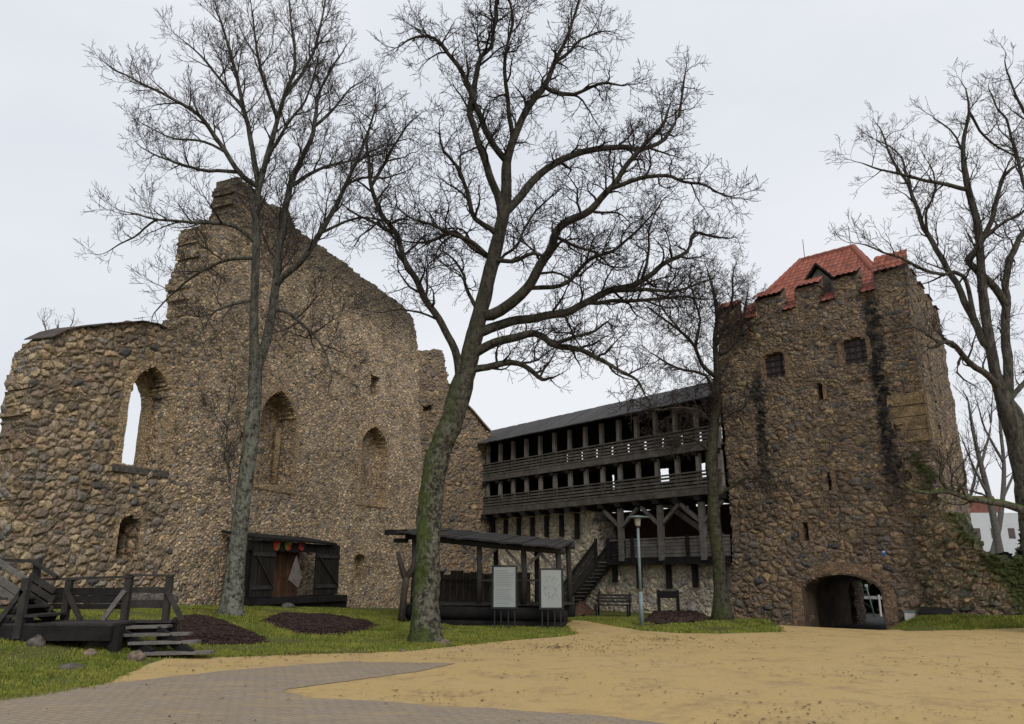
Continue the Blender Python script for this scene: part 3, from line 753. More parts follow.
for poly in win:
    xs = [p[0] for p in poly]; zs = [p[1] for p in poly]
    f = band(poly, .16, .02, M['arch'], 'window_surround')
    mb = MB(); mb.prism(poly, lambda p, d: FT.w(p[0], d, p[1]), .22, .26); pane = rel(mb.build('window', M['dark_pane'], None), tw)
    mb = MB()
    for i in range(1, 4): x = xs[0] + (xs[1] - xs[0]) * i / 4; mb.fbox(FT, x - .02, x + .02, .13, .16, zs[0], max(zs) - .03)
    for i in range(1, 4): z = zs[0] + (max(zs) - zs[0]) * i / 4.2; mb.fbox(FT, xs[0], xs[1], .161, .19, z - .018, z + .018)
    rel(mb.build('grille', M['iron'], None), pane)
for poly in slits:
    xs = [p[0] for p in poly]; zs = [p[1] for p in poly]
    band(poly, .14, .02, M['arch'], 'slit_surround')
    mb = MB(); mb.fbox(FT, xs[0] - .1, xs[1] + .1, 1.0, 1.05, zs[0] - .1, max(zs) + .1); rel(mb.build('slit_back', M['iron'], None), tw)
for z, h in ((6.95, .5), (7.47, .42), (7.91, .46), (6.5, .43)):          # pale quoins on the right corner
    mb = MB(); mb.fbox(FT, TW - 1.25 - rnd.uniform(0, .25), TW + .03, -.03, .8, z, z + h - .008, .012); rel(mb.build('quoin', M['quoin'], None, bevel=.015), tw)
mb = MB(); mb.tube([FT.w(TW + .10, -.08, z) for z in (6.4, 8, 10, 12, 13.6)], .028, 6); rel(mb.build('conductor', M['rock_pale'], None), tw)

def tilegrid(p00, p10, p01, p11, tu=.23, tv=.34, th=.02):
    """clay pantiles over a quad (p00-p10 eaves, p01-p11 top): waves across, steps up the slope"""
    p00, p10, p01, p11 = map(Vector, (p00, p10, p01, p11))
    wd = max((p10 - p00).length, (p11 - p01).length); ht = ((p01 + p11) / 2 - (p00 + p10) / 2).length
    nu, nv = max(2, int(wd / tu * 5)), max(2, int(ht / tv * 5)); nrm = (p10 - p00).cross(p01 - p00)
    if nrm.length < 1e-6: nrm = (p11 - p01).cross(p01 - p00)
    nrm.normalize()
    ex = (p10 - p00).normalized() if (p10 - p00).length > .01 else (p11 - p01).normalized()
    V, F, UV = [], [], []
    for j in range(nv + 1):
        v = j / nv; a = p00.lerp(p01, v); c = p10.lerp(p11, v)
        for i in range(nu + 1):
            p = a.lerp(c, i / nu); U = (p - p00).dot(ex) / tu; Vv = v * ht / tv
            h = .045 * abs(math.sin(math.pi * U)) ** .7 + .05 * (1 - (Vv % 1.0))
            V.append(p + nrm * (h + th)); UV.append((U, Vv))
    for j in range(nv):
        for i in range(nu):
            k = j * (nu + 1) + i; F.append((k, k + 1, k + nu + 2, k + nu + 1))
    return V, F, UV
def tiles(name, quads, parent):
    V, F, UV = [], [], []
    for q in quads:
        v, f, uv = tilegrid(*q); n = len(V); V += v; UV += uv; F += [tuple(i + n for i in x) for x in f]
    o = mesh_from(name, V, F, M['tiles'], None); l = o.data.uv_layers.new(name='UVMap')
    for lp in o.data.loops: l.data[lp.index].uv = UV[lp.vertex_index]
    return rel(o, parent) if parent else o
ZR = 16.45; ra, rb = 4.1 - 1.45, 4.1 + 1.05; e0, e1 = .66, TW - .66; x0, x1 = .75, 7.3; ze = 12.95
w_ = lambda s, d, z: FT.w(s, d, z)
gaps = [(.98, 1.92), (3.11, 3.72), (4.77, 5.38), (6.38, 7.0)]
roof = tiles('roof', [(w_(x0, e0, ze), w_(x1, e0, ze), w_(ra, 4.1, ZR), w_(rb, 4.1, ZR)), (w_(x1, e0, ze), w_(x1, e1, ze), w_(rb, 4.1, ZR), w_(rb, 4.11, ZR)),
                      (w_(x1, e1, ze), w_(x0, e1, ze), w_(rb, 4.1, ZR), w_(ra, 4.1, ZR)), (w_(x0, e1, ze), w_(x0, e0, ze), w_(ra, 4.11, ZR), w_(ra, 4.1, ZR))]
             + [(w_(a, -.13, 12.66), w_(c, -.13, 12.66), w_(a, .95, 13.42 if 1 else 0), w_(c, .95, 13.42)) for a, c in gaps], tw)
mb = MB()
def ridge(a, c):
    a, c = Vector(a), Vector(c); n = max(1, int((c - a).length / .38))
    for i in range(n):
        p, q = a.lerp(c, i / n), a.lerp(c, (i + 1.06) / n); mb.tube([p, q], [.12, .145], 8)
up = .07
ridge(w_(ra, 4.1, ZR + up), w_(rb, 4.1, ZR + up)); ridge(w_(x1, e0, ze + up), w_(rb, 4.1, ZR + up)); ridge(w_(x0, e0, ze + up), w_(ra, 4.1, ZR + up)); ridge(w_(x1, e1, ze + up), w_(rb, 4.1, ZR + up)); ridge(w_(x0, e1, ze + up), w_(ra, 4.1, ZR + up))
rt = mb.build('ridge_tiles', M['tiles'], None); rt.data.uv_layers.new(name='UVMap')
rel(rt, roof)
# merlons with tile caps
def merlon(to, s0, s1, zt, sd_, cell=.1, ov=.05, rise=.52):
    T = .62
    o = masonry('merlon', FT, [(s0, ZT - .06), (s1, ZT - .06), (s1, zt), (s0, zt)], [], T, cell, M['tower'], rough=.03, seed=sd_)
    for v in o.data.vertices: v.co = Vector(to(v.co.x, v.co.y, v.co.z))
    rel(o, tw)
    W_ = lambda s, d, z: (lambda p: FT.w(p[0], p[1], p[2]))(to(s, d, z))
    cap = tiles('cap_tiles', [(W_(s0 - ov, -.11 - ov, zt + .0), W_(s1 + ov, -.11 - ov, zt + .0), W_(s0 - ov, T + .05, zt + rise), W_(s1 + ov, T + .05, zt + rise))], None)
    mb = MB(); mb.add([W_(s, d, z) for s in (s0, s1) for d, z in ((-.0, zt), (T, zt), (T, zt + rise - .04))], [(0, 1, 2), (5, 4, 3), (1, 4, 5, 2), (0, 3, 4, 1)])
    cb = mb.build('cap_core', M['passage'], None)
    rel(cap, o); rel(cb, o)
    return o
for i, (a, c, zt) in enumerate([(0, .98, 13.4), (1.92, 3.11, 13.5), (3.72, 4.77, 13.55), (5.38, 6.38, 13.6), (7.0, TW, 13.65)]):
    merlon(lambda s, d, z: (s, d, z), a, c, zt - (.25 if i == 4 else 0), i, rise=.95 if i == 4 else .55)
for i, (a, c) in enumerate([(1.1, 2.4), (2.9, 4.3), (4.8, 6.2), (6.7, 7.7)]):
    merlon(lambda s, d, z: (TW - d - SH * s, s, z), a, c, 13.65, 20 + i, ov=-.06, rise=.2)
# dormer
ds = 4.55; zf = 13.0; dd0 = .8
mb = MB(); mb.fbox(FT, ds - .6, ds + .6, dd0, 2.6, 12.9, 13.85); mb.prism([(ds - .6, 13.85), (ds + .6, 13.85), (ds, 14.6)], lambda p, d: FT.w(p[0], d, p[1]), dd0, 3.2)
dm = rel(mb.build('dormer', M['wood_post'], None), tw)
mb = MB()
for sg in (-1, 1):
    q = [(ds + sg * .9, dd0 - .22, 13.6), (ds, dd0 - .22, 14.7), (ds, 3.4, 14.7), (ds + sg * .9, 3.4, 13.6)]
    mb.add([FT.w(*p) for p in q] + [FT.w(p[0], p[1], p[2] + .12) for p in q], [(3, 2, 1, 0), (4, 5, 6, 7), (0, 1, 5, 4), (1, 2, 6, 5), (2, 3, 7, 6), (3, 0, 4, 7)])
x = mb.build('dormer_roof', M['wood_dark'], None)
mb = MB(); mb.fbox(FT, ds + .02, ds + .45, dd0 - .03, dd0 - .002, 13.15, 13.85); y_ = mb.build('dormer_window', M['dark_pane'], None)
mb = MB(); mb.fbox(FT, ds - .5, ds - .05, dd0 - .06, dd0 - .003, 13.05, 13.88); z_ = mb.build('shutter', M['wood_post'], None)
for o in (x, y_, z_): rel(o, dm)
for s in (ra + .2, rb - .1):
    mb = MB(); mb.tube([FT.w(s, 4.1, ZR), FT.w(s, 4.1, ZR + 1.15)], .016, 5); rel(mb.build('lightning_rod', M['iron'], None), tw)

# mossy ruined wall on the right of the tower
mw = thing('ruined_wall', 'low mossy broken stone wall leaning against the right side of the gate tower', 'castle wall', loc=FT.w(9, .5, 0))
prof = [FT.hit(x, y) for x, y in [(921, 462), (930, 478), (938, 497), (946, 512), (957, 527), (966, 533), (972, 545), (985, 551), (1003, 556), (1024, 560), (1060, 572)]]
rel(masonry('wall', FT, [(TW - .9, -1.2), (TW - .9, 6.1), (TW - .3, 6.0)] + prof + [(prof[-1][0] + .4, -1.2)], [], 1.5, .09, M['mossy'], d0=-.22, ragged=.22, rough=.10, seed=31), mw)
sgn = thing('wall_sign', 'tiny blue and white sign on the tower to the right of the gateway', 'sign')
s, z = FT.hit(885, 553)
mb = MB(); mb.fbox(FT, s - .065, s + .065, -.12, -.095, z - .1, z + .09); mb.build('plate', M['blue'], sgn)
mb = MB(); mb.fbox(FT, s - .045, s + .045, -.13, -.121, z + .015, z + .07); mb.build('white_field', M['white'], sgn)

# ================================================================== SHED under the big wall
sh = thing('storage_shed', 'dark plank shed with open double doors standing at the foot of the ruined wall', 'shed')
sh.location = FW.w(0, 0, 0); sh.rotation_euler = (0, 0, FW.a)
D0 = -1.45
hs = lambda x, y, d=D0: FW.hit(x, y, d)
xa, xb = hs(249, 570)[0], hs(335, 570)[0]; xo, xp, xq = hs(273, 570)[0], hs(309, 570)[0], hs(313, 570)[0]
zb, zt = .62, hs(290, 544)[1]
mb = MB(); mb.fbox(LO, xa - .1, xb + .5, D0 - .35, -.4, zb - .02, zb + .22); mb.build('base_beam', M['wood_dark'], sh); mb = MB(); mb.fbox(LO, xa - .1, xb + .7, D0 - .2, D0 + .05, zb - .32, zb - .03); mb.build('base_beam', M['wood_dark'], sh)
mb = MB(); mb.fbox(LO, xa - .1, xo + .0, -.5, -.42, zb + .22, zt); mb.fbox(LO, xo, xp - .25, -.5, -.42, zb + .22, zt)
mb.fbox(LO, xa - .1, xa, D0 + .1, -.5, zb + .22, zt); mb.fbox(LO, xb - .1, xb, D0 + .1, -.5, zb + .22, zt); mb.build('shed_wall', M['shed_door'], sh)
mb = MB(); mb.fbox(LO, xo + .02, xp, D0 + .55, D0 + .62, zb + .22, zt - .3); mb.build('inner_boards', M['wood_brown'], sh)
for i in range(3): mb = MB(); mb.fbox(LO, (xa, xo, xb)[i] - .09, (xa, xo, xb)[i] + .09, D0 + .02, D0 + .2, zb + .22, zt); mb.build('post', M['wood_dark'], sh)
q = [(xa - .15, D0 - .3, zt + .1), (xb - .35, D0 - .3, zt + .03), (xb - .35, -.1, zt + .3), (xa - .15, -.1, zt + .36)]
mb = MB(); mb.add(q + [(a, b, c + .09) for a, b, c in q], [(3, 2, 1, 0), (4, 5, 6, 7), (0, 1, 5, 4), (1, 2, 6, 5), (2, 3, 7, 6), (3, 0, 4, 7)]); mb.build('roof', M['wood_dark'], sh)
mb = MB(); mb.fbox(LO, xa - .2, xb + .15, D0 - .08, D0 + .015, zt - .3, zt + .05); mb.build('lintel', M['wood_dark'], sh)
def door(x0, x1, tilt):
    mb = MB(); n = 4
    for i in range(n): mb.fbox(LO, x0 + (x1 - x0) * i / n, x0 + (x1 - x0) * (i + 1) / n - .012, D0 - .12 + rnd.uniform(-.006, .006), D0 - .07, zb + .25, zt - .02 + tilt)
    d = mb.build('door', M['shed_door'], sh)
    mb = MB(); h = zt - zb
    for f in (.18, .8): mb.fbox(LO, x0 + .03, x1 - .03, D0 - .165, D0 - .128, zb + .25 + f * (h - .3) - .07, zb + .25 + f * (h - .3) + .07)
    mb.bar((x0 + .1, D0 - .15, zb + .25 + .8 * (h - .3)), (x1 - .1, D0 - .15, zb + .25 + .18 * (h - .3)), .03, .13, up=(0, 1, 0)); mb.build('door_brace', M['wood'], d)
door(xa, xo - .05, .0); door(xq, xb + .12, -.06)
cl = [(hs(x, y, D0 - .05)[0], D0 - .05, hs(x, y, D0 - .05)[1]) for x, y in ((297, 556), (302, 577), (298, 588), (289, 580), (293, 568))]
mb = MB(); mb.add([Vector(c) for c in cl] + [Vector(c) + Vector((0, .05, 0)) for c in cl], [(0, 1, 2, 3, 4), (9, 8, 7, 6, 5)] + [((i + 1) % 5, i, i + 5, (i + 1) % 5 + 5) for i in range(5)])
o = mb.build('hanging_cloth', M['cloth']); o.location = sh.location; o.rotation_euler = sh.rotation_euler
tag(o, 'grey cloth hanging in the open shed doorway against brown boards', 'cloth')
for k, (px, c1, c2, c3, lab) in enumerate(((277.5, 'red', 'green_cloth', 'red', 'red and olive shield pennant nearest the left shed door'), (289, 'green_cloth', 'red', 'yellow', 'olive yellow and red shield pennant in the middle of the shed lintel'), (302.5, 'red', 'red', 'blue', 'bright red shield pennant with a dark blue quarter on the shed lintel'))):
    s, z1 = hs(px, 540, D0 - .15); z0 = hs(px, 551, D0 - .15)[1]; w = .19
    p = thing('shield_pennant', lab, 'pennant', 'shield pennants on the shed', FW.w(0, 0, 0)); p.rotation_euler = (0, 0, FW.a)
    zm = (z1 * .6 + z0 * .4)
    f3 = lambda q, d: Vector((q[0], d, q[1]))
    for sg, cc in ((-1, c1), (1, c2)):
        mb = MB(); mb.prism([(s, z1), (s + sg * w, z1), (s + sg * w, zm), (s + sg * w * .7, z0 * .75 + zm * .25), (s, z0)], f3, D0 - .14, D0 - .105); mb.build('half', M[cc], p)
    mb = MB(); mb.fbox(LO, *((s - w, s) if c3 == 'blue' else (s, s + w)), D0 - .15, D0 - .142, zm - .0, z1 - .02) if c3 != 'blue' else mb.fbox(LO, s, s + w * .85, D0 - .15, D0 - .142, z0 + .14, zm); mb.build('quarter', M['pennant_blue' if c3 == 'blue' else c3], p)

# ================================================================== LOG PAVILION
pv = thing('log_pavilion', 'low open log pavilion with a thin sloping plank roof on rough posts', 'pavilion', loc=(-1.0, 27.5, .1))
PA = Frame(at(408, 612, 28.2).x, 28.2, math.atan2(-1.3, 6.1))
pl = lambda x, y, d=0: PA.hit(x, y, d)
sr = pl(563, 620)[0]; zfl = pl(480, 605)[1]
for d, z, r in ((0, .42, .24), (.55, .30, .24), (0.1, .06, .2), (2.6, .42, .24)):
    mb = MB(); mb.tube([PA.w(-.15 + rnd.uniform(-.2, .2), d, z + .02), PA.w(sr * .5, d + .04, z), PA.w(sr + .05, d, z - .02)], [r, r * .95, r * .9], 10); rel(mb.build('log', M['wood_dark'], None, True), pv)
mb = MB()
for i in range(16): mb.fbox(PA, -.1 + i * (sr + .1) / 16, -.1 + (i + 1) * (sr + .1) / 16 - .015, -.1, 2.9, .66, .71, .008)
rel(mb.build('floor', M['wood'], None), pv)
fcol = [pl(x, 590)[0] for x in (412, 478, 523, 558)]
rz = lambda s: 3.02 - s * .10
for s in fcol:
    for d in (.1, 2.6):
        mb = MB(); mb.tube([PA.w(s + rnd.uniform(-.04, .04), d, .71), PA.w(s + .03, d, 1.7), PA.w(s, d, rz(s) + d * .10 - .1)], .10, 8); rel(mb.build('post', M['wood'], None, True), pv)
    for sg in (-1, 1):
        if fcol[0] < s + sg * .5 < sr: mb = MB(); mb.bar(PA.w(s, .1, rz(s) - .75), PA.w(s + sg * .62, .1, rz(s + sg * .6) - .16), .09, .09); rel(mb.build('brace', M['wood_light'], None), pv)
for d in (.1, 2.6):
    mb = MB(); mb.tube([PA.w(-.2, d, rz(-.2) + d * .1 - .04), PA.w(sr * .5, d, rz(sr * .5) + d * .1 - .07), PA.w(sr + .1, d, rz(sr) + d * .1 - .05)], .11, 8); rel(mb.build('plate_beam', M['wood'], None, True), pv)
mb = MB(); n = 22
for i in range(n):
    a, c = -.35 + (sr + .4) * i / n, -.35 + (sr + .4) * (i + 1) / n - .02; j = rnd.uniform(-.02, .02); e = rnd.uniform(-.12, .05)
    q = [(a, -.5 + e, rz(a) + .03 + j), (c, -.5 + e, rz(c) + .03 + j), (c, 3.0, rz(c) + .38 + j), (a, 3.0, rz(a) + .38 + j)]
    mb.add([PA.w(*p) for p in q] + [PA.w(p[0], p[1], p[2] + .06) for p in q], [(3, 2, 1, 0), (4, 5, 6, 7), (0, 1, 5, 4), (1, 2, 6, 5), (2, 3, 7, 6), (3, 0, 4, 7)])
rel(mb.build('roof', M['wood'], None), pv)
mb = MB(); mb.fbox(PA, -.9, -.1, -.25, .0, rz(0) + .02, rz(0) + .2); rel(mb.build('beam_end', M['wood_dark'], None), pv); mb = MB(); mb.fbox(PA, -.6, -.1, -.1, .1, rz(0) - .25, rz(0) - .1); rel(mb.build('beam_end', M['wood_dark'], None), pv)
mb = MB(); z = 1.45
mb.fbox(PA, fcol[1], sr - .1, .06, .12, z, z + .07); rel(mb.build('railing', M['wood'], None), pv); mb = MB(); mb.fbox(PA, fcol[0] + .3, fcol[1], 2.5, 2.58, z, z + .07)
for i in range(7): s = fcol[0] + .5 + i * (fcol[1] - fcol[0] - .6) / 7; mb.fbox(PA, s, s + .05, 2.5, 2.55, .71, z)
rel(mb.build('railing', M['wood'], None), pv)
mb = MB()
for i in range(15): s = fcol[0] - .2 + i * .26; mb.fbox(PA, s, s + .245, 2.75, 2.79, (.71), 1.75 + rnd.uniform(-.08, .08))
rel(mb.build('back_boards', M['old_boards'], None), pv)
o = None
fk = PA.w(-.12, -.3, 0)
mb = MB(); b0 = fk.xy; mb.tube([(fk.x, fk.y, .15), (fk.x + .06, fk.y, 1.1), (fk.x + .12, fk.y, 1.6)], [.13, .12, .13], 8); mb.tube([(fk.x + .1, fk.y, 1.5), (fk.x - .12, fk.y, 2.1), (fk.x - .22, fk.y, 2.45)], [.11, .09, .06], 8); mb.tube([(fk.x + .1, fk.y, 1.5), (fk.x + .35, fk.y, 1.95), (fk.x + .4, fk.y, 2.3)], [.11, .1, .08], 8)
tag(mb.build('forked_post', M['old_boards'], None, True), 'forked wooden post at the left end of the log pavilion', 'post')

# info boards
def board(pxs, Y, lean, label, style):
    (xl, xr, yt, yb, yg) = pxs
    c = gp((xl + xr) / 2, yg); p = at((xl + xr) / 2, yt, c.y); q = at((xl + xr) / 2, yb, c.y)
    w = (at(xr, yb, c.y) - at(xl, yb, c.y)).length; h = p.z - q.z
    t = thing('info_board', label, 'sign', 'information boards by the pavilion', (c.x, c.y, c.z)); t.rotation_euler = (0, 0, lean)
    zb = q.z - c.z
    mb = MB(); mb.box((0, 0, zb + h / 2), w, .03, h); mb.build('panel', M['paper'], t)
    mb = MB()
    for sg in (-1, 1): mb.box((sg * (w / 2 + .035), .0, zb + h / 2), .06, .06, h + .1)
    mb.box((0, 0, zb + h + .03), w + .01, .058, .05); mb.box((0, 0, zb - .03), w + .01, .058, .05); mb.build('frame', M['iron'], t)
    for x in (-w / 2 + .03, -w / 6, w / 6, w / 2 - .03): mb = MB(); mb.box((x, .05, (zb - .05) / 2), .035, .035, zb - .06); mb.build('leg', M['iron'], t)
    mb = MB(); r = random.Random(len(label))
    if style == 'text':
        z = zb + h - .1
        while z > zb + .08:
            L_ = r.uniform(.55, .85) * w; mb.box((-w * .43 + L_ / 2, -.017, z), L_, .003, .018); z -= .055 if r.random() < .8 else .1
    else:
        for k in range(16):
            x, z = r.uniform(-.3, .3) * w, zb + h * r.uniform(.15, .85)
            pts = [Vector((x, -.017, z))]
            for _ in range(4): pts.append(pts[-1] + Vector((r.uniform(-.14, .14) * w, 0, r.uniform(-.1, .1) * h)))
            pts = [Vector((min(.44 * w, max(-.44 * w, p.x)), p.y, min(zb + h * .95, max(zb + h * .05, p.z)))) for p in pts]
            mb.tube(pts, .005, 4)
    mb.build('lettering', M['ink'], t)
board((493.5, 515.5, 567, 607, 629), 0, R(-4), 'info board with rows of grey text before the log pavilion', 'text')
board((541.5, 562, 570, 607.5, 629), 0, R(6), 'info board with a line drawing beside the pavilion corner', 'map')

# lamp post
c = gp(642, 625); tp = at(643, 516, c.y)
lp = thing('street_lamp', 'slim blue grey lamp post with a flat disc shade on the grass before the gallery', 'street lamp', loc=c)
H = tp.z - c.z
mb = MB(); mb.tube([(0, 0, -.1), (0, 0, 1.1)], .075, 10); mb.tube([(0, 0, 1.1), (0, 0, H - .35)], [.055, .048], 10); mb.build('pole', M['steel'], lp, True)
mb = MB(); mb.tube([(0, 0, H - .35), (0, 0, H - .06)], [.09, .12], 12); mb.build('lantern', M['glass_lamp'], lp, True)
mb = MB(); mb.tube([(0, 0, H - .06), (0, 0, H - .035), (0, 0, H + .02)], [.40, .40, .05], 20); mb.build('lamp_shade', M['steel'], lp)
mb = MB(); mb.tube([(0, 0, H - .40), (0, 0, H - .34)], .09, 10); mb.build('collar', M['iron'], lp)

# bench
c = gp(613, 616); bn = thing('park_bench', 'dark wooden bench against the stone wall under the gallery', 'bench', loc=c); bn.rotation_euler = (0, 0, R(-20))
for i in range(4): mb = MB(); mb.box((0, -.2 + i * .12, .46), 1.6, .1, .04); mb.build('seat', M['wood_dark'], bn) if i == 0 else mb.build('seat_slat', M['wood'], bn)
for i in range(3): mb = MB(); mb.box((0, .27 + i * .03, .6 + i * .13), 1.6, .03, .1); mb.build('backrest_slat', M['wood'], bn)
for sg in (-1, 1):
    mb = MB(); mb.box((sg * .7, -.2, .23), .07, .07, .46); mb.build('leg', M['wood_dark'], bn)
    mb = MB(); mb.bar((sg * .7, .22, 0), (sg * .7, .36, .98), .07, .07); mb.build('leg', M['wood_dark'], bn)
    mb = MB(); mb.box((sg * .7, .02, .66), .06, .55, .05); mb.build('armrest', M['wood_dark'], bn)
# dark two-post notice frame
c = gp(669, 616); nf = thing('notice_frame', 'dark timber two post frame with a cross board in front of the stone wall', 'frame', loc=c); nf.rotation_euler = (0, 0, R(-20))
k = depth(c) / FPX
for x in (-9.5 * k, 9.5 * k): mb = MB(); mb.box((x, 0, 12 * k), .13, .13, 26 * k); mb.build('post', M['wood_dark'], nf)
mb = MB(); mb.box((0, 0, 20.5 * k), 18 * k, .08, 7 * k); mb.build('board', M['wood_dark'], nf)

# ================================================================== FOOTBRIDGE-LIKE DECK in the left foreground
dk = thing('wooden_deck', 'dark timber deck with a back railing braces and four open steps on the left grass', 'deck')
zd = .72
def DX(px, Y): return at(px, 620, Y).x
xl, xm, xr_ = -13.2, DX(113, 16.8), DX(167, 17.6)
mb = MB()
for i in range(5): mb.box(((xl + xm) / 2, 16.9 + i * .2, zd - .03), xm - xl, .19, .05)
for i in range(2): mb.box(((xl + xr_) / 2, 17.9 + i * .2, zd - .03), xr_ - xl, .19, .05)
mb.build('deck_boards', M['wood'], dk)
mb = MB(); mb.box(((xl + xm) / 2, 16.82, zd - .2), xm - xl, .12, .28); mb.box(((xl + xr_) / 2, 18.1, zd - .2), xr_ - xl, .12, .26); mb.box((xm - .06, 17.4, zd - .2), .12, 1.1, .26); mb.build('beam', M['wood_dark'], dk)
for px, Y in ((118, 16.95), (60, 17.1), (20, 17.1), (165, 18.0), (124, 18.0)):
    x = DX(px, Y); g = ground(x, Y); mb = MB(); mb.box((x, Y, (g - .1 + zd - .06) / 2), .2, .18, zd - .06 - g + .1, jit=.01); mb.build('foot', M['wood_dark'], dk)
YR = 17.98
posts = [(29, 559), (64, 580), (124, 574), (165, 575)]
PX = []
for px, yt in posts:
    x = DX(px, YR); zt_ = at(px, yt, YR).z; PX.append(x)
    mb = MB(); mb.box((x, YR, (zd + zt_) / 2), .14, .12, zt_ - zd, jit=.006); mb.build('rail_post', M['wood'], dk)
for px, sg in ((29, -1), (64, 1), (124, -1), (165, 1)):
    x = DX(px, YR); mb = MB(); mb.bar((x + sg * .42, YR - .1, zd), (x + sg * .02, YR - .1, zd + .62), .10, .07, up=(0, 1, 0)); mb.build('brace', M['wood_light'] if px in (29, 124) else M['wood'], dk)
zr = at(100, 579, YR).z
mb = MB(); mb.bar((PX[0] - .2, YR - .02, at(24, 580, YR).z), (PX[2] + .1, YR - .02, at(124, 576.5, YR).z), .13, .05); mb.bar((PX[2], YR - .02, at(124, 576, YR).z + .02), (PX[3] + .1, YR - .02, at(168, 576, YR).z + .01), .13, .05); mb.build('top_rail', M['wood'], dk)
mb = MB()
for y0, y1 in ((588, 595.5), (596, 603), (603.8, 609)): mb.box(((PX[0] + PX[2]) / 2, YR + .03, (at(90, y0, YR).z + at(90, y1, YR).z) / 2), PX[2] - PX[0], .035, at(90, y0, YR).z - at(90, y1, YR).z, jit=.012)
mb.build('rail_board', M['wood_dark'], dk)
mb = MB()
for y0, y1 in ((587, 593), (600, 608)): mb.box(((PX[2] + PX[3]) / 2, YR + .03, (at(140, y0, YR).z + at(140, y1, YR).z) / 2), PX[3] - PX[2], .035, at(140, y0, YR).z - at(140, y1, YR).z, jit=.008)
mb.build('rail_board', M['wood'], dk)
for (x0, x1, y, Y) in ((119, 170, 627.5, 17.55), (124, 191, 635, 17.35), (131, 199, 643, 17.15), (144, 213, 653.5, 16.95)):
    a, c = at(x0, y, Y), at(x1, y - 1.5, Y + .1); mb = MB(); mb.bar(a, c, .34, .055); mb.build('step', M['wood_light'], dk)
mb = MB()
for px, Y in ((121, 17.1), (160, 17.25)): mb.bar((DX(px, 17.5), 17.5, zd - .2), (DX(px, 17.0) + .75, 16.95, .1), .09, .2)
mb.build('stringer', M['wood_dark'], dk)
# stair and rails running up to the left
ls = thing('wooden_stair', 'dark wooden stair with slanting handrails climbing left from the timber deck', 'stair')
for i in range(5):
    x = DX(40, 17.4) - i * .34; mb = MB(); mb.box((x - .15, 17.35, zd + .14 + i * .17), .9, 1.2, .05, jit=.006); mb.build('tread', M['wood'], ls)
for Y in (17.9,):
    x0 = DX(50, Y); mb = MB(); mb.bar((x0 + .1, Y, zd + .02), (x0 - 2.3, Y, zd + 1.2), .08, .26); mb.build('stringer', M['wood_dark'], ls)
mb = MB(); p = at(57, 577, 17.8); q = at(32, 561, 17.8); mb.bar(p, q, .1, .07); mb.bar(q, at(-20, 559, 17.8), .1, .07)
for k in (.3, .5, .7): mb.bar(p - Vector((0, 0, k)), q - Vector((0, 0, k)), .04, .13)
mb.build('handrail', M['wood'], ls)
mb = MB(); p = at(27, 580, 16.8); q = at(-6, 558, 16.8); mb.bar(p, q, .1, .08)
for k in (.32, .52): mb.bar(p - Vector((0, 0, k)), q - Vector((0, 0, k)), .04, .15)
mb.build('handrail', M['wood_light'], ls)
mb = MB(); p = at(27, 578, 16.78); mb.box((p.x, p.y, (zd - .3 + p.z) / 2), .14, .14, p.z - zd + .3); mb.bar((p.x - .5, p.y - .02, zd - .1), (p.x - .03, p.y - .02, zd + .65), .1, .1); mb.build('newel_post', M['wood'], ls)

# ================================================================== ROCKS AND HEAPS
def rock(name, c, r, sq, label, mat, cat='rock', group=None, seed=0):
    bm = bmesh.new(); bmesh.ops.create_icosphere(bm, subdivisions=3, radius=1)
    for v in bm.verts:
        k = 1 + .28 * mnoise.noise(v.co * 1.1 + Vector((seed * 7.3, seed, 0))) + .16 * mnoise.noise(v.co * 2.6 + Vector((seed, 3, 1)))
        v.co = Vector((v.co.x * r * k * (1 + .25 * math.sin(seed * 5)), v.co.y * r * k, max(-.5, v.co.z) * r * sq * k))
    me = bpy.data.meshes.new(name); bm.to_mesh(me); bm.free(); me.polygons.foreach_set('use_smooth', [True] * len(me.polygons))
    o = link(bpy.data.objects.new(name, me), None, mat); o.location = (c.x, c.y, c.z + r * sq * .12); o.rotation_euler = (0, 0, seed)
    return tag(o, label, cat, group)
RG = 'loose field stones on the grass'
for i, (px, py, r, sq, lab, m) in enumerate([
    (402, 652, .10, .6, 'small pale stone on the sand edge left of the oak foot', 'rock_pale'), (445, 645, .14, .9, 'reddish brown stone right beside the foot of the oak', 'rock_pale'),
    (71, 669, .19, .5, 'grey flat stone on the grass in front of the deck', 'rock'), (98, 646, .22, .9, 'dark boulder under the deck beside the steps', 'rock'),
    (90, 655, .14, .7, 'brown stone in front of the boulder beneath the deck', 'rock_pale'), (36, 645, .2, .8, 'squared stone block carrying the deck beam at far left', 'rock'),
    (136, 660, .19, .9, 'blocky pale stone under the lowest deck steps', 'rock_pale')]):
    rock('rock', gp(px, py), r, sq, lab, M[m], 'rock', RG, i + 1)
for i, (s, r, lab) in enumerate([(-1.9, .5, 'rounded boulder at the wall foot just left of the tall pale trunk'), (-1.0, .62, 'large dark boulder at the wall foot touching the pale trunk outline'), (-2.9, .34, 'low boulder at the wall foot furthest from the pale trunk'), (3.1, .24, 'small boulder under the shed base beam')]):
    p = FW.w(s, -.45 if i < 3 else -2.5, 0); p.z = ground(p.x, p.y); rock('boulder', p, r, .75, lab, M['rock'], 'boulder', 'boulders at the foot of the ruined wall', i + 11)
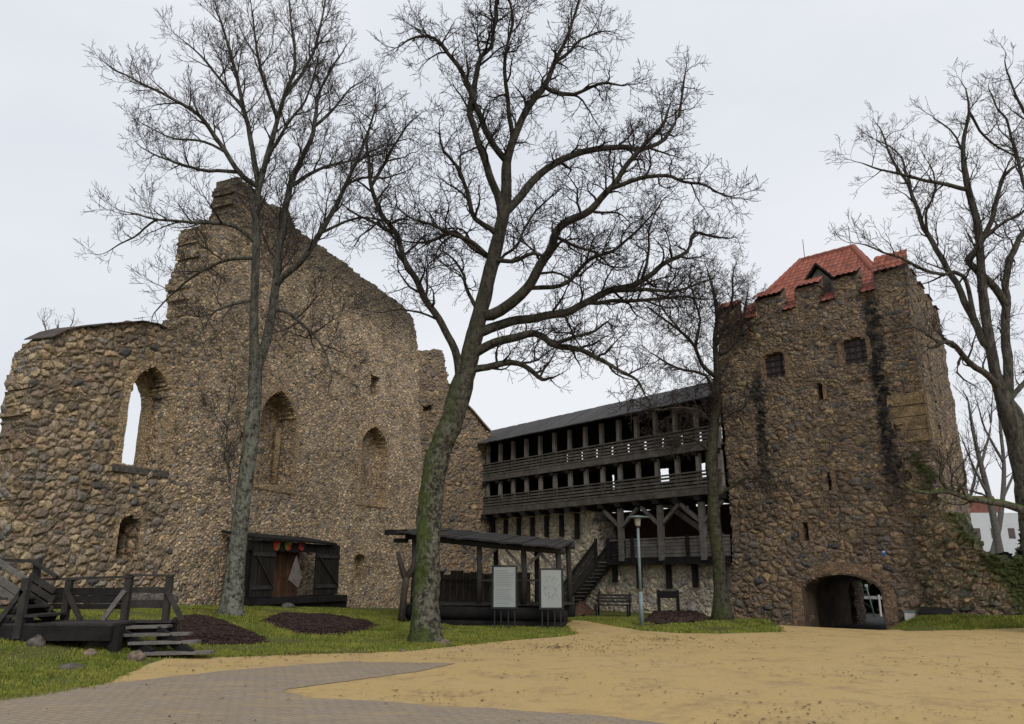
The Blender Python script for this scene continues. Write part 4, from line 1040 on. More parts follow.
def heap(name, corners, h, mat, chip, n, label, cat, seed, kind=None):
    P = [gp(x, y) for x, y in corners]; c = sum(P, Vector()) / len(P); r = random.Random(seed); mb = MB()
    xs = [p.x for p in P]; ys = [p.y for p in P]; PP = [(p.x, p.y) for p in P]; cells = []
    nx, ny_ = 26, 26; vid = {}
    def prof_(x, y):
        d = min((Vector((x, y)) - (Vector(a) + (Vector(b) - Vector(a)) * min(1, max(0, (Vector((x, y)) - Vector(a)).dot(Vector(b) - Vector(a)) / max(1e-6, (Vector(b) - Vector(a)).length_squared))))).length for a, b in zip(PP, PP[1:] + PP[:1]))
        return ground(x, y) + h * sstep(0, max(.35, h * 1.6), d) * (1 + .3 * mnoise.noise(Vector((x * 2, y * 2, seed)))) + .012
    def vert(i, j):
        if (i, j) not in vid:
            x = min(xs) + (max(xs) - min(xs)) * i / nx; y = min(ys) + (max(ys) - min(ys)) * j / ny_
            vid[(i, j)] = len(mb.V); mb.V.append(Vector((x, y, prof_(x, y))))
        return vid[(i, j)]
    for i in range(nx):
        for j in range(ny_):
            x = min(xs) + (max(xs) - min(xs)) * (i + .5) / nx; y = min(ys) + (max(ys) - min(ys)) * (j + .5) / ny_
            if inpoly(x + .1 * mnoise.noise(Vector((x * 3, y * 3, 1))), y + .1 * mnoise.noise(Vector((y * 3, x * 3, 2))), PP): mb.F.append((vert(i, j), vert(i + 1, j), vert(i + 1, j + 1), vert(i, j + 1)))
    k = 0
    while k < n:
        x, y = r.uniform(min(xs) - .15, max(xs) + .15), r.uniform(min(ys) - .15, max(ys) + .15)
        if not inpoly(x + r.uniform(-.15, .15), y + r.uniform(-.15, .15), PP): k += .2; continue
        E = Matrix.Rotation(r.uniform(0, 6.3), 3, 'Z') @ Matrix.Rotation(r.uniform(-.7, .7), 3, 'X')
        mb.box((x, y, (prof_(x, y) if inpoly(x, y, PP) else ground(x, y)) + .012), chip * r.uniform(.6, 1.6), chip * r.uniform(.3, .8), chip * .25, E); k += 1
    o = mb.build(name, mat); return tag(o, label, cat, kind=kind)
heap('mulch_bed', [(168, 641), (172, 620), (195, 617), (225, 624), (262, 638), (262, 643), (215, 645)], .12, M['mulch'], .09, 1600, 'dark bark mulch bed between the deck steps and the pale trunk', 'mulch bed', 1)
heap('mulch_bed', [(262, 621), (275, 616), (330, 617), (376, 625), (368, 631), (320, 636), (298, 635)], .12, M['mulch'], .09, 1600, 'dark bark mulch bed on the grass in front of the shed', 'mulch bed', 2)
heap('mulch_bed', [(643, 622), (650, 615), (700, 615), (712, 620), (690, 623), (660, 624)], .18, M['mulch'], .1, 500, 'thin mulch bed along the stone wall between lamp post and tree', 'mulch bed', 3)
heap('leaf_pile', [(566, 613), (572, 605), (584, 604), (594, 610), (592, 615), (578, 616)], .7, M['leafpile'], .09, 700, 'brown heap of dead leaves at the foot of the staircase', 'leaf pile', 4)
p = FT.w(FT.hit(911, 620, -.25)[0], -.25, 0); bx = thing('utility_box', 'small white box with a grey lid at the foot of the tower', 'box', loc=(p.x, p.y, ground(p.x, p.y))); bx.rotation_euler = (0, 0, FT.a)
mb = MB(); mb.box((0, 0, .14), .36, .22, .3); mb.build('body', M['white'], bx, bevel=.02); mb = MB(); mb.box((.0, 0, .31), .40, .26, .05); mb.build('lid', M['steel'], bx)
p = FT.w(FT.hit(936, 618, -.4)[0], -.4, 0); hb = thing('cellar_hatch', 'dark sloping hatch of boards on the grass beside the white box', 'hatch', loc=(p.x, p.y, ground(p.x, p.y))); hb.rotation_euler = (0, 0, FT.a)
mb = MB(); q = [(-.5, -.35, .03), (.55, -.35, .03), (.55, .3, .26), (-.5, .3, .26)]; mb.add(q + [(a, b, c + .07) for a, b, c in q], [(3, 2, 1, 0), (4, 5, 6, 7), (0, 1, 5, 4), (1, 2, 6, 5), (2, 3, 7, 6), (3, 0, 4, 7)]); mb.build('cover', M['wood_dark'], hb)
mb = MB(); mb.box((.02, .28, .12), .9, .1, .24); mb.build('curb', M['rock'], hb)

# ================================================================== BEYOND THE GATE AND THE WALL
fe = thing('white_fence', 'white rail fence seen through the gateway', 'fence')
A, B = FT.w(-5.0, 14.5, 0), FT.w(7, 14.0, 0)
for i in range(7):
    p = A.lerp(B, (i + .62) / 7); g = ground(p.x, p.y); mb = MB(); mb.box((p.x, p.y, g + .55), .09, .09, 1.15); mb.build('post', M['white'], fe)
mb = MB(); mb.bar((A.x, A.y, ground(A.x, A.y) + .98), (B.x, B.y, ground(B.x, B.y) + .98), .05, .16); mb.build('rail', M['white'], fe)
p = FT.w(FT.hit(873, 600, 12.6)[0], 12.6, 0); sp = thing('leaning_pole', 'slim grey leaning pole seen through the right side of the gateway', 'pole', loc=(p.x, p.y, ground(p.x, p.y)))
mb = MB(); mb.tube([(0, 0, -.05), (-.28, 0, 1.65)], .035, 8); mb.build('shaft', M['steel'], sp, True); mb = MB(); mb.box((-.27, 0, 1.62), .14, .06, .14); mb.build('cap', M['white'], sp)
hc = at(990, 560, 110)
hs_ = thing('far_house', 'pale house with a small red roof far beyond the mossy wall', 'house', loc=hc)
mb = MB(); mb.box((0, 4, -.6), 11, 8, 14.0); mb.build('wall', M['render_white'], hs_)
mb = MB(); mb.prism([(-3.2, 6.4), (3.2, 6.4), (2.2, 8.8), (-2.2, 8.8)], lambda p, d: Vector((p[0], d, p[1])), .5, 7.5); mb.build('roof', M['far_roof'], hs_)
for x in (-3.6, -1.2, 1.2, 3.6): mb = MB(); mb.box((x, -.03, 3.6), .9, .05, 1.4); mb.build('window', M['dark_pane'], hs_)

# ================================================================== TREES
class Tree:
    def __init__(t, Y, seed, crooked=.05):
        t.Y = Y; t.r = random.Random(seed); t.limbs = []; t.trunk = MB(); t.crown = MB(); t.tw = MB(); t.pix = []; t.cr = crooked; t.seed = seed
    def limb(t, pts, w0, w1, dy, root=False, bow=0):
        """a limb followed along its course; w in picture pixels at the tree's distance, dy how far its tip goes back or forward"""
        if root: Y0 = t.Y
        else:
            x, y = pts[0]; best = min(t.pix, key=lambda q: (q[0] - x) ** 2 + (q[1] - y) ** 2)
            Y0 = best[2].y; 
            if (best[0] - x) ** 2 + (best[1] - y) ** 2 < 500: pts = [(best[0], best[1])] + list(pts[1:])
        n = len(pts); P = []
        seg = [math.dist(pts[i], pts[i + 1]) for i in range(n - 1)]; tot = sum(seg)
        acc = 0
        ctrl = [Vector((*p, 0)) for p in pts]
        for i in range(n - 1):
            p0 = ctrl[max(i - 1, 0)]; p1 = ctrl[i]; p2 = ctrl[i + 1]; p3 = ctrl[min(i + 2, n - 1)]
            k = max(2, int(seg[i] / 7))
            for j in range(k + (i == n - 2)):
                u = j / k
                c = .5 * (2 * p1 + (p2 - p0) * u + (2 * p0 - 5 * p1 + 4 * p2 - p3) * u * u + (3 * p1 - p0 - 3 * p2 + p3) * u ** 3)
                f = (acc + seg[i] * u) / tot
                P.append((c.x, c.y, f))
            acc += seg[i]
        pts3 = []; rad = []
        for x, y, f in P:
            p = at(x, y, Y0 + dy * f + bow * math.sin(math.pi * f)); sc = depth(p) / FPX
            if not root:
                q = p * 1.3 + Vector((t.seed, len(t.limbs) * 3.1, 0)); p = p + mnoise.noise_vector(q) * t.cr * min(1, f * 4)
            if isinstance(w0, list):
                g = 0; q_ = f * tot; i_ = 0
                while i_ < n - 2 and q_ > seg[i_]: q_ -= seg[i_]; i_ += 1
                w = w0[i_] + (w0[i_ + 1] - w0[i_]) * min(1, q_ / seg[i_])
            else: w = w0 * (1 - f) ** .8 + w1 * (1 - (1 - f) ** .8)
            pts3.append(p); rad.append(w / 2 * sc); t.pix.append((x, y, p))
        if root:                  # root flare
            for i in range(len(rad)):
                h = pts3[i].z - pts3[0].z; rad[i] *= 1 + .35 * math.exp(-h / .35)
            pts3 = [pts3[0] - Vector((0, 0, .4))] + pts3; rad = [rad[0] * 1.15] + rad
        t.limbs.append((pts3, rad, root)); t.thin = getattr(t, 'thin', []); t.thin.append(1 if root else min(1, w0 / 3.6))
        n0 = len(t.trunk.V); ns = 26 if root else 8
        t.trunk.tube(pts3, rad, ns)
        if root:                  # furrowed, lumpy bark
            for i in range(len(pts3)):
                for j in range(ns):
                    v = t.trunk.V[n0 + i * ns + j]; d = v - pts3[i]
                    k = .95 + .12 * mnoise.noise(v * 1.6 + Vector((t.seed, 0, 0))) + .10 * mnoise.noise(v * 5.0) + .05 * math.sin(j * 2.9 + 3 * mnoise.noise(v * .9))
                    t.trunk.V[n0 + i * ns + j] = pts3[i] + d * k
        return t
    def branch(t, p, d, L_, r0, lev, prm):
        r = t.r; nseg = prm['segs'][lev]; st = L_ / nseg; pts = [p]; rad = [r0]; r1 = prm['tip']
        ws = prm['wig'][lev]; up = prm['up'][lev]
        for i in range(nseg):
            d = (d + Vector((r.gauss(0, ws), r.gauss(0, ws), r.gauss(0, ws) + up))).normalized()
            p = p + d * st; pts.append(p); rad.append(max(r1, r0 + (r1 - r0) * (i + 1) / nseg))
        (t.crown if lev == 0 else t.tw).tube(pts, rad, 5 if lev == 0 else 3, cap=False)
        if lev + 1 < prm['levels']: t.spawn(pts, rad, lev + 1, prm, .15)
    def spawn(t, pts, rad, lev, prm, f0, L_=None, dens=1.0, tip=True):
        r = t.r; seg = [(pts[i + 1] - pts[i]).length for i in range(len(pts) - 1)]; tot = sum(seg)
        if tot < .05: return
        sp = prm['space'][lev] / dens; s = f0 * tot + r.random() * sp; side = r.random() * 6.28
        base = prm['len'][lev]
        while s < tot:
            a = s; i = 0
            while i < len(seg) - 1 and a > seg[i]: a -= seg[i]; i += 1
            p = pts[i].lerp(pts[i + 1], min(1, a / max(1e-6, seg[i]))); tg = (pts[i + 1] - pts[i]).normalized()
            f = s / tot; rr = rad[i] + (rad[i + 1] - rad[i]) * min(1, a / max(1e-6, seg[i]))
            side += 2.4 + r.uniform(-.6, .6)
            x = tg.cross(Vector((.2, .3, .93))).normalized(); y = tg.cross(x)
            ang = math.radians(r.uniform(*prm['ang']))
            d = tg * math.cos(ang) + (x * math.cos(side) + y * math.sin(side)) * math.sin(ang)
            d = (d + Vector((0, 0, prm['lift']))).normalized()
            ln = base * r.uniform(.5, 1.25) * (1.15 - .72 * f) * (min(1, tot / 3.2) * t.fac ** 1.5 if lev == 0 else 1)
            if lev: ln = min(ln, tot * .8)
            t.branch(p, d, ln, min(rr * .62, prm['rad'][lev]), lev, prm)
            s += sp * r.uniform(.6, 1.5)
        if tip and lev < prm['levels']:
            d = (pts[-1] - pts[-2]).normalized(); t.branch(pts[-1], d, base * .38, min(rad[-1], prm['rad'][lev] * 1.2), lev, prm)
    def grow(t, prm, root_f0=.8, f0=.22):
        for (pts, rad, root), t.fac in zip(t.limbs, t.thin):
            t.spawn(pts, rad, 0, prm, root_f0 if root else f0, tip=True)
    def build(t, name, label, cat, bark_m, twig_m, group=None):
        b0 = t.limbs[0][0][1]; root = thing(name, label, cat, group, loc=(b0.x, b0.y, b0.z))
        off = Vector((b0.x, b0.y, b0.z)); loc = lambda V: [v - off for v in V]
        t.trunk.V, t.crown.V, t.tw.V = loc(t.trunk.V), loc(t.crown.V), loc(t.tw.V)
        t.trunk.build('trunk', bark_m, root, True)
        n = len(t.crown.V); t.crown.V += t.tw.V; t.crown.F += [tuple(i + n for i in f) for f in t.tw.F]
        t.crown.build('crown', twig_m, root, True); t.root = root
        return root

OAK = dict(levels=4, space=(.31, .18, .14, .14), len=(1.8, .95, .5, .26), rad=(.045, .021, .012, .0085), segs=(8, 6, 4, 3), wig=(.22, .18, .15, .15), up=(.03, .03, .03, .0), ang=(35, 75), lift=.12, tip=.0068)
oak = Tree(21.2, 5, .10)
oak.limb([(425, 642), (426, 600), (428, 550), (430, 505), (438, 455), (452, 420), (466, 371), (478, 322), (489, 276), (500, 230), (506, 200), (507, 162), (516, 133), (530, 104), (545, 86), (555, 61), (566, 40), (577, 7), (584, -22)], [30, 27, 26, 25, 24, 23, 20, 16.5, 14.5, 13, 12, 9, 8, 7, 6, 4.5, 3.5, 2.2, 1.4], 2, 1.2, True)
for a in [
    ([(500, 222), (498, 194), (484, 158), (471, 115), (473, 97), (464, 75), (448, 54), (433, 39), (417, 36), (403, 43)], 9, 1.5, -1.2),
    ([(472, 104), (478, 68), (491, 47), (494, 22), (499, -10), (507, -40)], 6, 2, .8),
    ([(507, 165), (494, 144), (482, 121), (473, 100)], 7, 5, -.6),
    ([(514, 138), (507, 93), (505, 57), (512, 20), (505, -20)], 5, 1.5, -1.8),
    ([(505, 212), (516, 201), (534, 180), (555, 163), (584, 151), (605, 147), (632, 149), (658, 144), (674, 124), (682, 98), (684, 75)], 9, 1.5, 2.2),
    ([(545, 88), (554, 92), (574, 94), (600, 84), (622, 84)], 5, 1.5, -1.5),
    ([(555, 62), (572, 50), (588, 36), (606, 32)], 4, 1.2, .8),
    ([(482, 318), (492, 315), (510, 305), (528, 288), (547, 252), (559, 230), (583, 215), (596, 204), (615, 183), (633, 158), (648, 142), (664, 125), (668, 110)], 12, 2, -2.2),
    ([(612, 188), (648, 176), (684, 180), (706, 186), (726, 196)], 5, 1.2, -1.0),
    ([(474, 334), (490, 328), (510, 322), (535, 319), (559, 312), (580, 305), (610, 291), (641, 281), (662, 265), (686, 252), (695, 232), (708, 235), (726, 236)], 11, 1.5, 1.8),
    ([(641, 280), (648, 255), (650, 232), (656, 214)], 3.5, 1, -.8),
    ([(612, 290), (640, 290), (671, 290), (705, 282)], 5, 1.3, -1.2),
    ([(585, 304), (598, 303), (641, 300), (680, 297), (711, 299)], 5, 1.3, 1.0),
    ([(468, 360), (483, 349), (510, 338), (535, 334), (553, 344), (580, 349), (598, 358), (620, 370), (638, 382), (645, 394)], 10, 1.5, -1.6),
    ([(556, 345), (580, 335), (598, 330), (608, 322), (612, 330)], 4.5, 1.3, -.8),
    ([(466, 374), (480, 367), (504, 364), (525, 366), (536, 372), (544, 379)], 8, 4, -.6),
    ([(541, 377), (550, 362), (556, 350)], 2.5, 1, -.2),
    ([(458, 395), (456, 350), (440, 325), (422, 294), (407, 264), (395, 233), (379, 206), (369, 170), (366, 140), (374, 108)], 9, 1.5, -1.8),
    ([(489, 262), (474, 247), (452, 233), (438, 238), (425, 243), (405, 240)], 6, 1.5, 1.2),
    ([(490, 254), (478, 247), (458, 237), (437, 226), (415, 222), (398, 208)], 5, 1.2, -1.6),
    ([(496, 236), (490, 229), (476, 219), (469, 194), (458, 165), (444, 151), (440, 126)], 6, 1.2, -1.0),
    ([(479, 312), (468, 292), (464, 275), (455, 261), (440, 250)], 4.5, 1.2, 1.3),
    ([(497, 265), (512, 260), (532, 253), (545, 255)], 5, 3, -1.0),
    ([(556, 238), (577, 246), (596, 253), (612, 268)], 4, 1.2, .8),
    ([(395, 233), (376, 222), (360, 215), (345, 204)], 4, 1.2, -.8),
    ([(372, 185), (385, 160), (400, 138), (410, 120)], 4, 1.2, .6),
    ([(485, 300), (500, 262), (520, 240), (540, 205), (560, 190)], 4, 1.2, 2.4),
    ([(530, 288), (560, 285), (590, 262), (630, 238), (660, 205)], 5, 1.2, 2.2),
    ([(436, 318), (420, 312), (400, 309), (385, 312)], 2.5, 1, .5),
]: oak.limb(*a)
oak.grow(OAK, .66)
oak_root = oak.build('oak_tree', 'large dark crooked oak with a leaning mossy trunk standing on the grass at the centre', 'tree', M['oak_bark'], M['twig'])

ASH = dict(levels=4, space=(.34, .18, .14, .13), len=(1.7, 1.0, .58, .3), rad=(.035, .017, .0105, .0078), segs=(7, 5, 4, 3), wig=(.11, .13, .15, .2), up=(.05, .045, .04, .02), ang=(28, 58), lift=.22, tip=.0062)
ash = Tree(24.6, 9, .05)
ash.limb([(231, 613), (235, 570), (239, 535), (243, 500), (247, 470), (252, 430), (255, 390), (255, 362), (254, 335), (254, 306), (256, 252), (256, 215), (257, 200), (259, 187), (273, 136), (284, 97), (295, 65), (291, 22), (288, -14)], [21, 18.5, 17, 16, 15.5, 15, 14, 13, 9, 8.5, 8, 7.5, 7, 6.5, 5, 4, 3, 2, 1.5], 1.5, -1.0, True)
for a in [
    ([(255, 375), (262, 355), (266, 342), (270, 324), (276, 280), (279, 245), (285, 209), (295, 172), (313, 133), (320, 90), (341, 54)], 10, 1.5, 1.2),
    ([(278, 290), (283, 277), (303, 259), (324, 227), (336, 205), (342, 191), (355, 165), (365, 140), (374, 110)], 7, 1.5, -1.5),
    ([(272, 312), (284, 311), (303, 324), (318, 340), (324, 350), (331, 374)], 4.5, 1, -1.3),
    ([(257, 190), (247, 180), (239, 172), (219, 144), (199, 115), (176, 101), (147, 86), (119, 72)], 6, 1.2, -2.0),
    ([(258, 187), (255, 165), (248, 126), (237, 79), (226, 36), (214, 8)], 6, 1.2, 1.0),
    ([(240, 173), (218, 171), (198, 169), (162, 158), (140, 147)], 4, 1, 1.2),
    ([(256, 240), (241, 230), (225, 224), (198, 223), (158, 219), (126, 212)], 5, 1, -1.6),
    ([(160, 220), (145, 228), (133, 237), (108, 251)], 2.5, .9, .5),
    ([(255, 262), (240, 258), (215, 264), (180, 286), (154, 314)], 4, 1, 1.0),
    ([(254, 302), (240, 303), (215, 311), (201, 332)], 3.5, 1, -1.0),
    ([(280, 116), (264, 80), (256, 45), (252, 10)], 4, 1.1, -1.8),
    ([(286, 95), (310, 60), (322, 20), (326, -8)], 4, 1.1, .8),
    ([(290, 190), (308, 175), (330, 165), (352, 160), (378, 155)], 4, 1.1, 1.6),
    ([(320, 232), (345, 222), (365, 218), (388, 220)], 3.5, 1, .8),
    ([(244, 115), (220, 80), (200, 55), (182, 40)], 3.5, 1, -1.2),
    ([(345, 185), (362, 178), (385, 178), (405, 172)], 3, 1, -1.0),
    ([(262, 175), (272, 150), (292, 118), (305, 100), (318, 62)], 4, 1.1, -1.5),
    ([(315, 125), (335, 108), (350, 88), (362, 82)], 3.5, 1, 1.0),
    ([(226, 150), (205, 142), (175, 138), (150, 128)], 3, .9, -.8),
    ([(240, 520), (231, 490), (229, 460), (226, 430), (230, 400)], 2.5, .9, -.3),
    ([(231, 470), (222, 440), (214, 425)], 1.8, .8, -.3),
]: ash.limb(*a)
ash.grow(ASH, .55)
ash.build('ash_tree', 'tall pale lichened trunk with fine upright bare branches left of the dark shed', 'tree', M['ash_bark'], M['twig_brown'])

HAW = dict(levels=4, space=(.23, .14, .105, .10), len=(1.6, .85, .45, .24), rad=(.03, .015, .009, .007), segs=(6, 5, 4, 3), wig=(.22, .26, .3, .3), up=(.01, .0, .0, -.01), ang=(30, 72), lift=.06, tip=.0058)
haw = Tree(32.3, 14, .07)
haw.limb([(722, 614), (720, 580), (718, 554), (714, 519), (713, 484), (711, 460), (714, 425), (717, 402), (717, 370), (715, 340), (717, 315), (713, 290), (708, 272)], [16, 13, 13, 13, 12, 12, 10, 8, 7, 5, 4, 3, 1.5], 1.5, .3, True)
for a in [
    ([(717, 378), (701, 364), (695, 346), (680, 331), (662, 318), (648, 306)], 4.5, 1.2, -1.2),
    ([(716, 358), (726, 352), (738, 337), (744, 315), (748, 290)], 4, 1.2, .8),
    ([(716, 345), (727, 320), (732, 300), (733, 270)], 4, 1.2, -1.2),
    ([(716, 400), (705, 376), (686, 370), (668, 364), (650, 352)], 4, 1.1, -.8),
    ([(714, 425), (700, 412), (680, 408), (655, 410), (640, 402)], 3.5, 1.1, -1.2),
    ([(714, 430), (728, 415), (742, 408), (752, 398)], 3, 1.1, -.9),
    ([(713, 450), (696, 440), (675, 438), (655, 436)], 3, 1, -1.4),
    ([(714, 500), (727, 490), (747, 477), (762, 482)], 3.5, 1, -.8),
    ([(697, 348), (700, 320), (694, 300), (690, 280)], 3, 1, -.5),
    ([(682, 332), (672, 320), (660, 305), (655, 285)], 2.5, 1, .8),
    ([(739, 335), (752, 325), (762, 315)], 2.5, 1, -.6),
]: haw.limb(*a)
haw.grow(HAW, .55)
hb_ = MB()
for v in haw.tw.V[::9]:
    if v.z > 7.5 and haw.r.random() < .014:
        c = v; e = .03; hb_.add([c + Vector(q) * e for q in ((1, 0, 0), (-1, 0, 0), (0, 1, 0), (0, -1, 0), (0, 0, 1), (0, 0, -1))], [(0, 2, 4), (2, 1, 4), (1, 3, 4), (3, 0, 4), (2, 0, 5), (1, 2, 5), (3, 1, 5), (0, 3, 5)])
haw_root = haw.build('hawthorn_tree', 'small dense twiggy tree with a dark trunk at the left edge of the gate tower', 'tree', M['dark_bark'], M['twig_brown'])
bo = rel(hb_.build('berries', M['berry'], None), haw_root); bo['kind'] = 'stuff'

rt_ = Tree(24.5, 21, .09)
rt_.limb([(1048, 672), (1044, 620), (1038, 560), (1032, 513), (1026, 470), (1019, 437), (1010, 412), (1002, 395), (994, 367), (986, 318), (982, 284), (978, 228), (967, 183), (963, 146), (969, 112), (966, 90)], [31, 29, 27, 26, 25, 24, 22, 14, 11, 9.5, 8.5, 7.5, 6, 4.5, 2.6, 1.4], 1.5, -1.0, True)
for a in [
    ([(990, 350), (984, 343), (972, 315), (956, 284), (933, 243), (920, 220), (911, 187), (896, 164), (881, 131)], 7.5, 1.3, .8),
    ([(1006, 400), (1009, 376), (1007, 340), (1006, 306), (1008, 269), (1015, 245), (1026, 228), (1050, 190)], 10.5, 3, .8),
    ([(967, 188), (950, 186), (933, 183), (896, 174), (862, 164)], 4.5, 1, -1.2),
    ([(975, 322), (963, 276), (945, 274), (922, 269), (892, 254), (859, 243)], 5, 1, -1.6),
    ([(1006, 308), (1000, 295), (989, 280), (975, 266), (969, 258), (984, 240), (993, 213), (1004, 176), (1022, 160)], 8, 2, -1.2),
    ([(1000, 392), (990, 378), (975, 367), (957, 349), (945, 343), (936, 347)], 7, 4, -1.2),
    ([(938, 346), (925, 334), (912, 328), (895, 330)], 2.5, .9, -.3),
    ([(960, 352), (958, 372), (972, 385)], 3, 1, -.4),
    ([(1030, 512), (1010, 507), (991, 502), (966, 496), (951, 491), (935, 492), (915, 491), (900, 480)], 9, 2.2, -1.4),
    ([(958, 494), (962, 486), (966, 482), (964, 468), (967, 460)], 4, 1, -.5),
    ([(948, 491), (940, 480), (940, 465), (930, 452)], 4, 1, -.5),
    ([(912, 190), (905, 165), (895, 150), (880, 142)], 2.5, .9, .5),
    ([(965, 150), (950, 130), (935, 118)], 2.5, .9, .6),
    ([(980, 240), (1000, 225), (1030, 205)], 4, 1.2, 1),
    ([(970, 115), (985, 135), (1005, 150), (1030, 160)], 3, 1, 1),
    ([(1030, 200), (1010, 130), (995, 105), (990, 90)], 4, 1, .5),
    ([(1050, 190), (1035, 130), (1015, 95), (1005, 60)], 5, 1, -.5),
    ([(930, 238), (925, 215), (935, 190), (928, 160)], 3, .9, -.8),
    ([(1004, 400), (1024, 385), (1050, 350)], 6, 2, .5),
]: rt_.limb(*a)
RTP = dict(ASH, space=(.42, .23, .17, .15), len=(1.6, 1.0, .55, .3), wig=(.18, .2, .22, .25), up=(.04, .04, .03, .02), ang=(30, 65), lift=.2, tip=.0062)
rt_.grow(RTP, .6)
rt_.build('maple_tree', 'thick mossy trunk at the right edge with bare branches reaching over the gate tower', 'tree', M['right_bark'], M['twig_brown'])

# slender trees far beyond the walls
FAR = dict(levels=3, space=(.7, .45, .32), len=(2.6, 1.3, .7), rad=(.05, .025, .014), segs=(6, 5, 3), wig=(.12, .15, .2), up=(.06, .05, .04), ang=(25, 50), lift=.25, tip=.011)
for k, (Y, pts, w, lab, more) in enumerate([
    (52, [(1001, 560), (994, 520), (985, 480), (975, 440), (968, 400)], 8, 'slender bare tree beyond the mossy wall nearest the gate tower', [([(988, 495), (975, 470), (962, 440)], 3, 1, -1), ([(980, 462), (990, 430), (992, 400)], 3, 1, 1)]),
    (58, [(990, 565), (1000, 520), (1004, 470), (1000, 420), (1003, 385)], 6, 'slender bare tree beyond the mossy wall behind the thick mossy trunk', [([(1003, 500), (1015, 470), (1020, 440)], 3, 1, 1), ([(1003, 460), (985, 430), (978, 405)], 3, 1, -1)]),
    (60, [(962, 560), (964, 520), (972, 490), (980, 455)], 5, 'thin low bare tree close behind the slope of the mossy wall', [([(968, 500), (960, 480), (957, 462)], 2, 1, .5)]),
    (75, [(57, 480), (57, 420), (58, 370), (57, 345), (58, 330)], 5, 'faint bare tree top showing above the low end of the ruined wall', [([(57, 350), (48, 335), (44, 322)], 2, 1, .5), ([(58, 348), (66, 334), (72, 324)], 2, 1, .5)]),
]):
    tr = Tree(Y, 40 + k, .06)
    b0 = at(*pts[0], Y)
    tr.limb(pts, w, 1.5, 0, True)
    for a in more: tr.limb(*a)
    tr.limbs[0][0].insert(0, Vector((b0.x, b0.y, -.8))); tr.limbs[0][1].insert(0, tr.limbs[0][1][0])
    V0 = MB().tube(tr.limbs[0][0], tr.limbs[0][1], 8); tr.trunk.V += V0.V; n = len(tr.trunk.V) - len(V0.V); tr.trunk.F += [tuple(i + n for i in f) for f in V0.F]
    pts3, rad, _ = tr.limbs[0]
    tr.limbs[0] = (pts3, rad, False); tr.thin = [1] * len(tr.limbs); tr.grow(FAR, f0=.55)
    tr.build('bare_tree', lab, 'tree', M['far_bark'], M['twig_brown'], 'slender trees beyond the walls')
# hedge seen through the gateway
r = random.Random(3); mb = MB()
for i in range(14000):
    s = r.uniform(-10, 8); h = 3.6 + .7 * math.sin(s * 1.7) + .4 * math.sin(s * 4.1); d = 17 + r.uniform(0, 2.4); z = r.uniform(0, 1) ** .7 * h
    p = FT.w(s, d + (z / h - .5) ** 2, ground(*FT.w(s, d, 0).xy) + z); a = r.uniform(0, 6.3); e = r.uniform(.2, .36)
    u = Vector((math.cos(a), math.sin(a), r.uniform(-.6, .6))).normalized() * e; v = u.cross(Vector((r.uniform(-1, 1), r.uniform(-1, 1), 1))).normalized() * e * .7
    mb.add([p - u, p - v, p + u, p + v], [(0, 1, 2, 3)])
hg = mb.build('hedge', plain('dark_hedge_leaves', (.022, .03, .012), .8, .5, 2)); tag(hg, 'dark leafy hedge behind the white fence beyond the gateway', 'hedge')

# ================================================================== MOSS on the low right branch and oak, GRASS, LEAVES
def blades(n, sample, hmin, hmax, seed):
    r = random.Random(seed); V = []; F = []
    k = 0; tries = 0
    while k < n and tries < n * 8:
        tries += 1; x, y = sample(r)
        if onsand(x + r.gauss(0, .07), y + r.gauss(0, .12)): continue
        s, d = FW.loc((x, y))
        if d > -.1 and s < 17: continue
        g = ground(x, y) - .01; c = mnoise.noise(Vector((x * .7, y * .7, 3)))
        if r.random() > .72 + 1.3 * c: continue
        h = r.uniform(hmin, hmax) * (1 + .5 * c); a = r.uniform(0, 6.283); w = .008 + .0006 * y; le = r.uniform(.2, .8) * h; b = r.uniform(0, 6.283)
        dx, dy = math.cos(a) * w, math.sin(a) * w; i = len(V)
        V += [(x - dx, y - dy, g), (x + dx, y + dy, g), (x + math.cos(b) * le, y + math.sin(b) * le, g + h)]; F.append((i, i + 1, i + 2)); k += 1
    return V, F
def smp1(r): y = 10.5 + 22 * r.random() ** 1.25; return r.uniform(-.78 * y, .14 * y), y
V1, F1 = blades(110000, smp1, .03, .075, 1)
def smp2(r):
    s = r.uniform(5.5, 12); d = r.uniform(-2.6, -.1); p = FT.w(s, d, 0); return p.x, p.y
V2, F2 = blades(14000, smp2, .04, .1, 2)
def smp3(r):
    p = gp(r.uniform(580, 800), r.uniform(617, 634)); return p.x, p.y
V3, F3 = blades(9000, smp3, .03, .09, 3)
V, F = [], []
for a, b in ((V1, F1), (V2, F2), (V3, F3)): n = len(V); V += a; F += [tuple(i + n for i in f) for f in b]
o = mesh_from('grass', V, F, M['blade']); tag(o, 'short green grass between the sand and the castle walls', 'grass', kind='stuff')
r = random.Random(8); mb = MB()
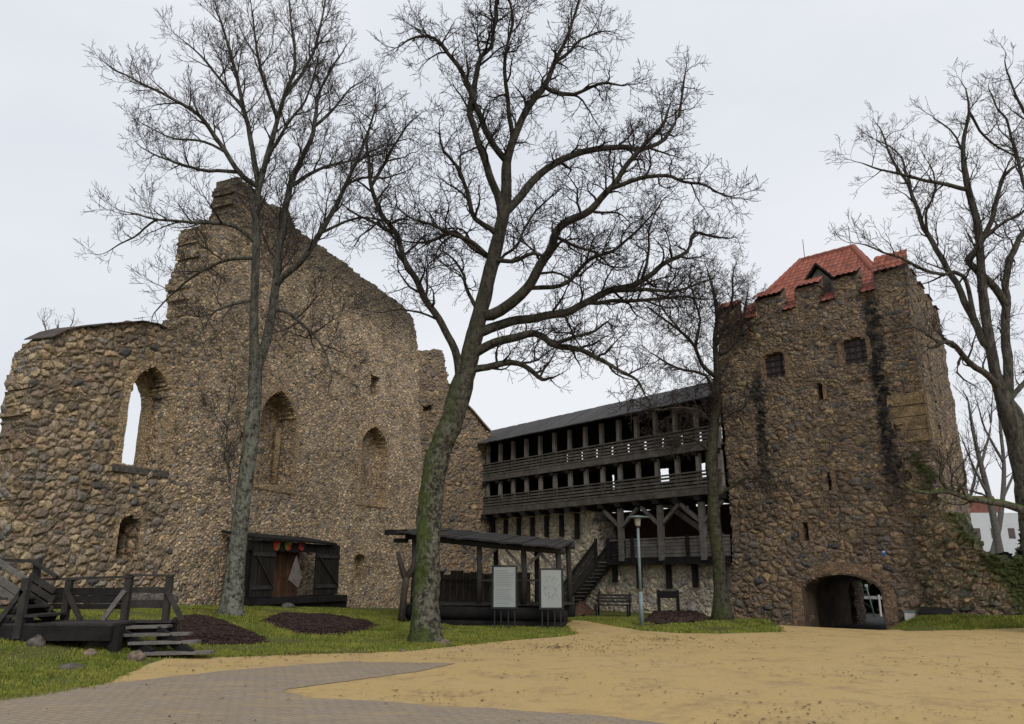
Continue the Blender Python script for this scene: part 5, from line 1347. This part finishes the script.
for i in range(34000):
    y = 7 + 27 * r.random() ** 1.3; x = r.uniform(-.72 * y, .74 * y)
    s, d = FW.loc((x, y)); s2, d2 = FT.loc((x, y))
    if (d > -.1 and s < 17) or d2 > -.3: continue
    dens = mnoise.noise(Vector((x * .45, y * .8, 2)))
    near = min(1, math.hypot(x + 2.4, y - 20.5) / 7)
    if inpoly(x, y, path_poly) and r.random() < .8: continue
    if r.random() > .22 + 1.3 * dens + .4 * (1 - near): continue
    e = .010 + .034 * r.random() ** 3.5; a = r.uniform(0, 6.3); z = ground(x, y) + .03
    u = Vector((math.cos(a), math.sin(a), r.uniform(-.25, .25))) * e; v = Vector((-math.sin(a), math.cos(a), r.uniform(-.35, .35))) * e * .55
    c = Vector((x, y, z)); mb.add([c - u, c - v, c + u, c + v], [(0, 1, 2, 3)])
for (px, py, n, rr_) in ((425, 642, 420, 1.5), (231, 613, 700, 1.6), (722, 613, 260, 1.5), (660, 640, 260, 3.2), (560, 648, 300, 3.0), (300, 654, 300, 2.4)):  # extra dark leaves put round trunks as painted contact shade; other spots are plain litter
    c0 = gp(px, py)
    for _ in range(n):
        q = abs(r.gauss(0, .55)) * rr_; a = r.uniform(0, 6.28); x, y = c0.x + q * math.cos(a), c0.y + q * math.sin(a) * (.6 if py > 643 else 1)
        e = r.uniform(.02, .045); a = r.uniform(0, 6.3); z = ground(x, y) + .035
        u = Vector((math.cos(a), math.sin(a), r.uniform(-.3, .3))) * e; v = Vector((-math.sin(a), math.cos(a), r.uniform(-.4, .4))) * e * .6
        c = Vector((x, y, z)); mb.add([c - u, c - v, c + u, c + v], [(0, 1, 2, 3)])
o = mb.build('fallen_leaves', M['leaf']); tag(o, 'dead brown leaves and bits of bark scattered over sand and grass and thickened round the trunks as contact shade', 'leaves', kind='stuff')
# floor of the gate passage and the lane beyond
def strip(name, s0, s1, d0, d1, mat, lift):
    V = []; F = []; nx, ny = 14, int((d1 - d0) / .5)
    for i in range(nx + 1):
        for j in range(ny + 1):
            p = FT.w(s0 + (s1 - s0) * i / nx, d0 + (d1 - d0) * j / ny, 0); V.append((p.x, p.y, ground(p.x, p.y) + lift))
    for i in range(nx):
        for j in range(ny): k = i * (ny + 1) + j; F.append((k, k + ny + 1, k + ny + 2, k + 1))
    return struct(mesh_from(name, V, F, mat, smooth=True))
strip('passage_floor', 2.3, 6.0, -1.1, 8.9, M['asphalt'], .012)
strip('lane', -14, 12, 8.91, 16.5, M['asphalt'], .012)
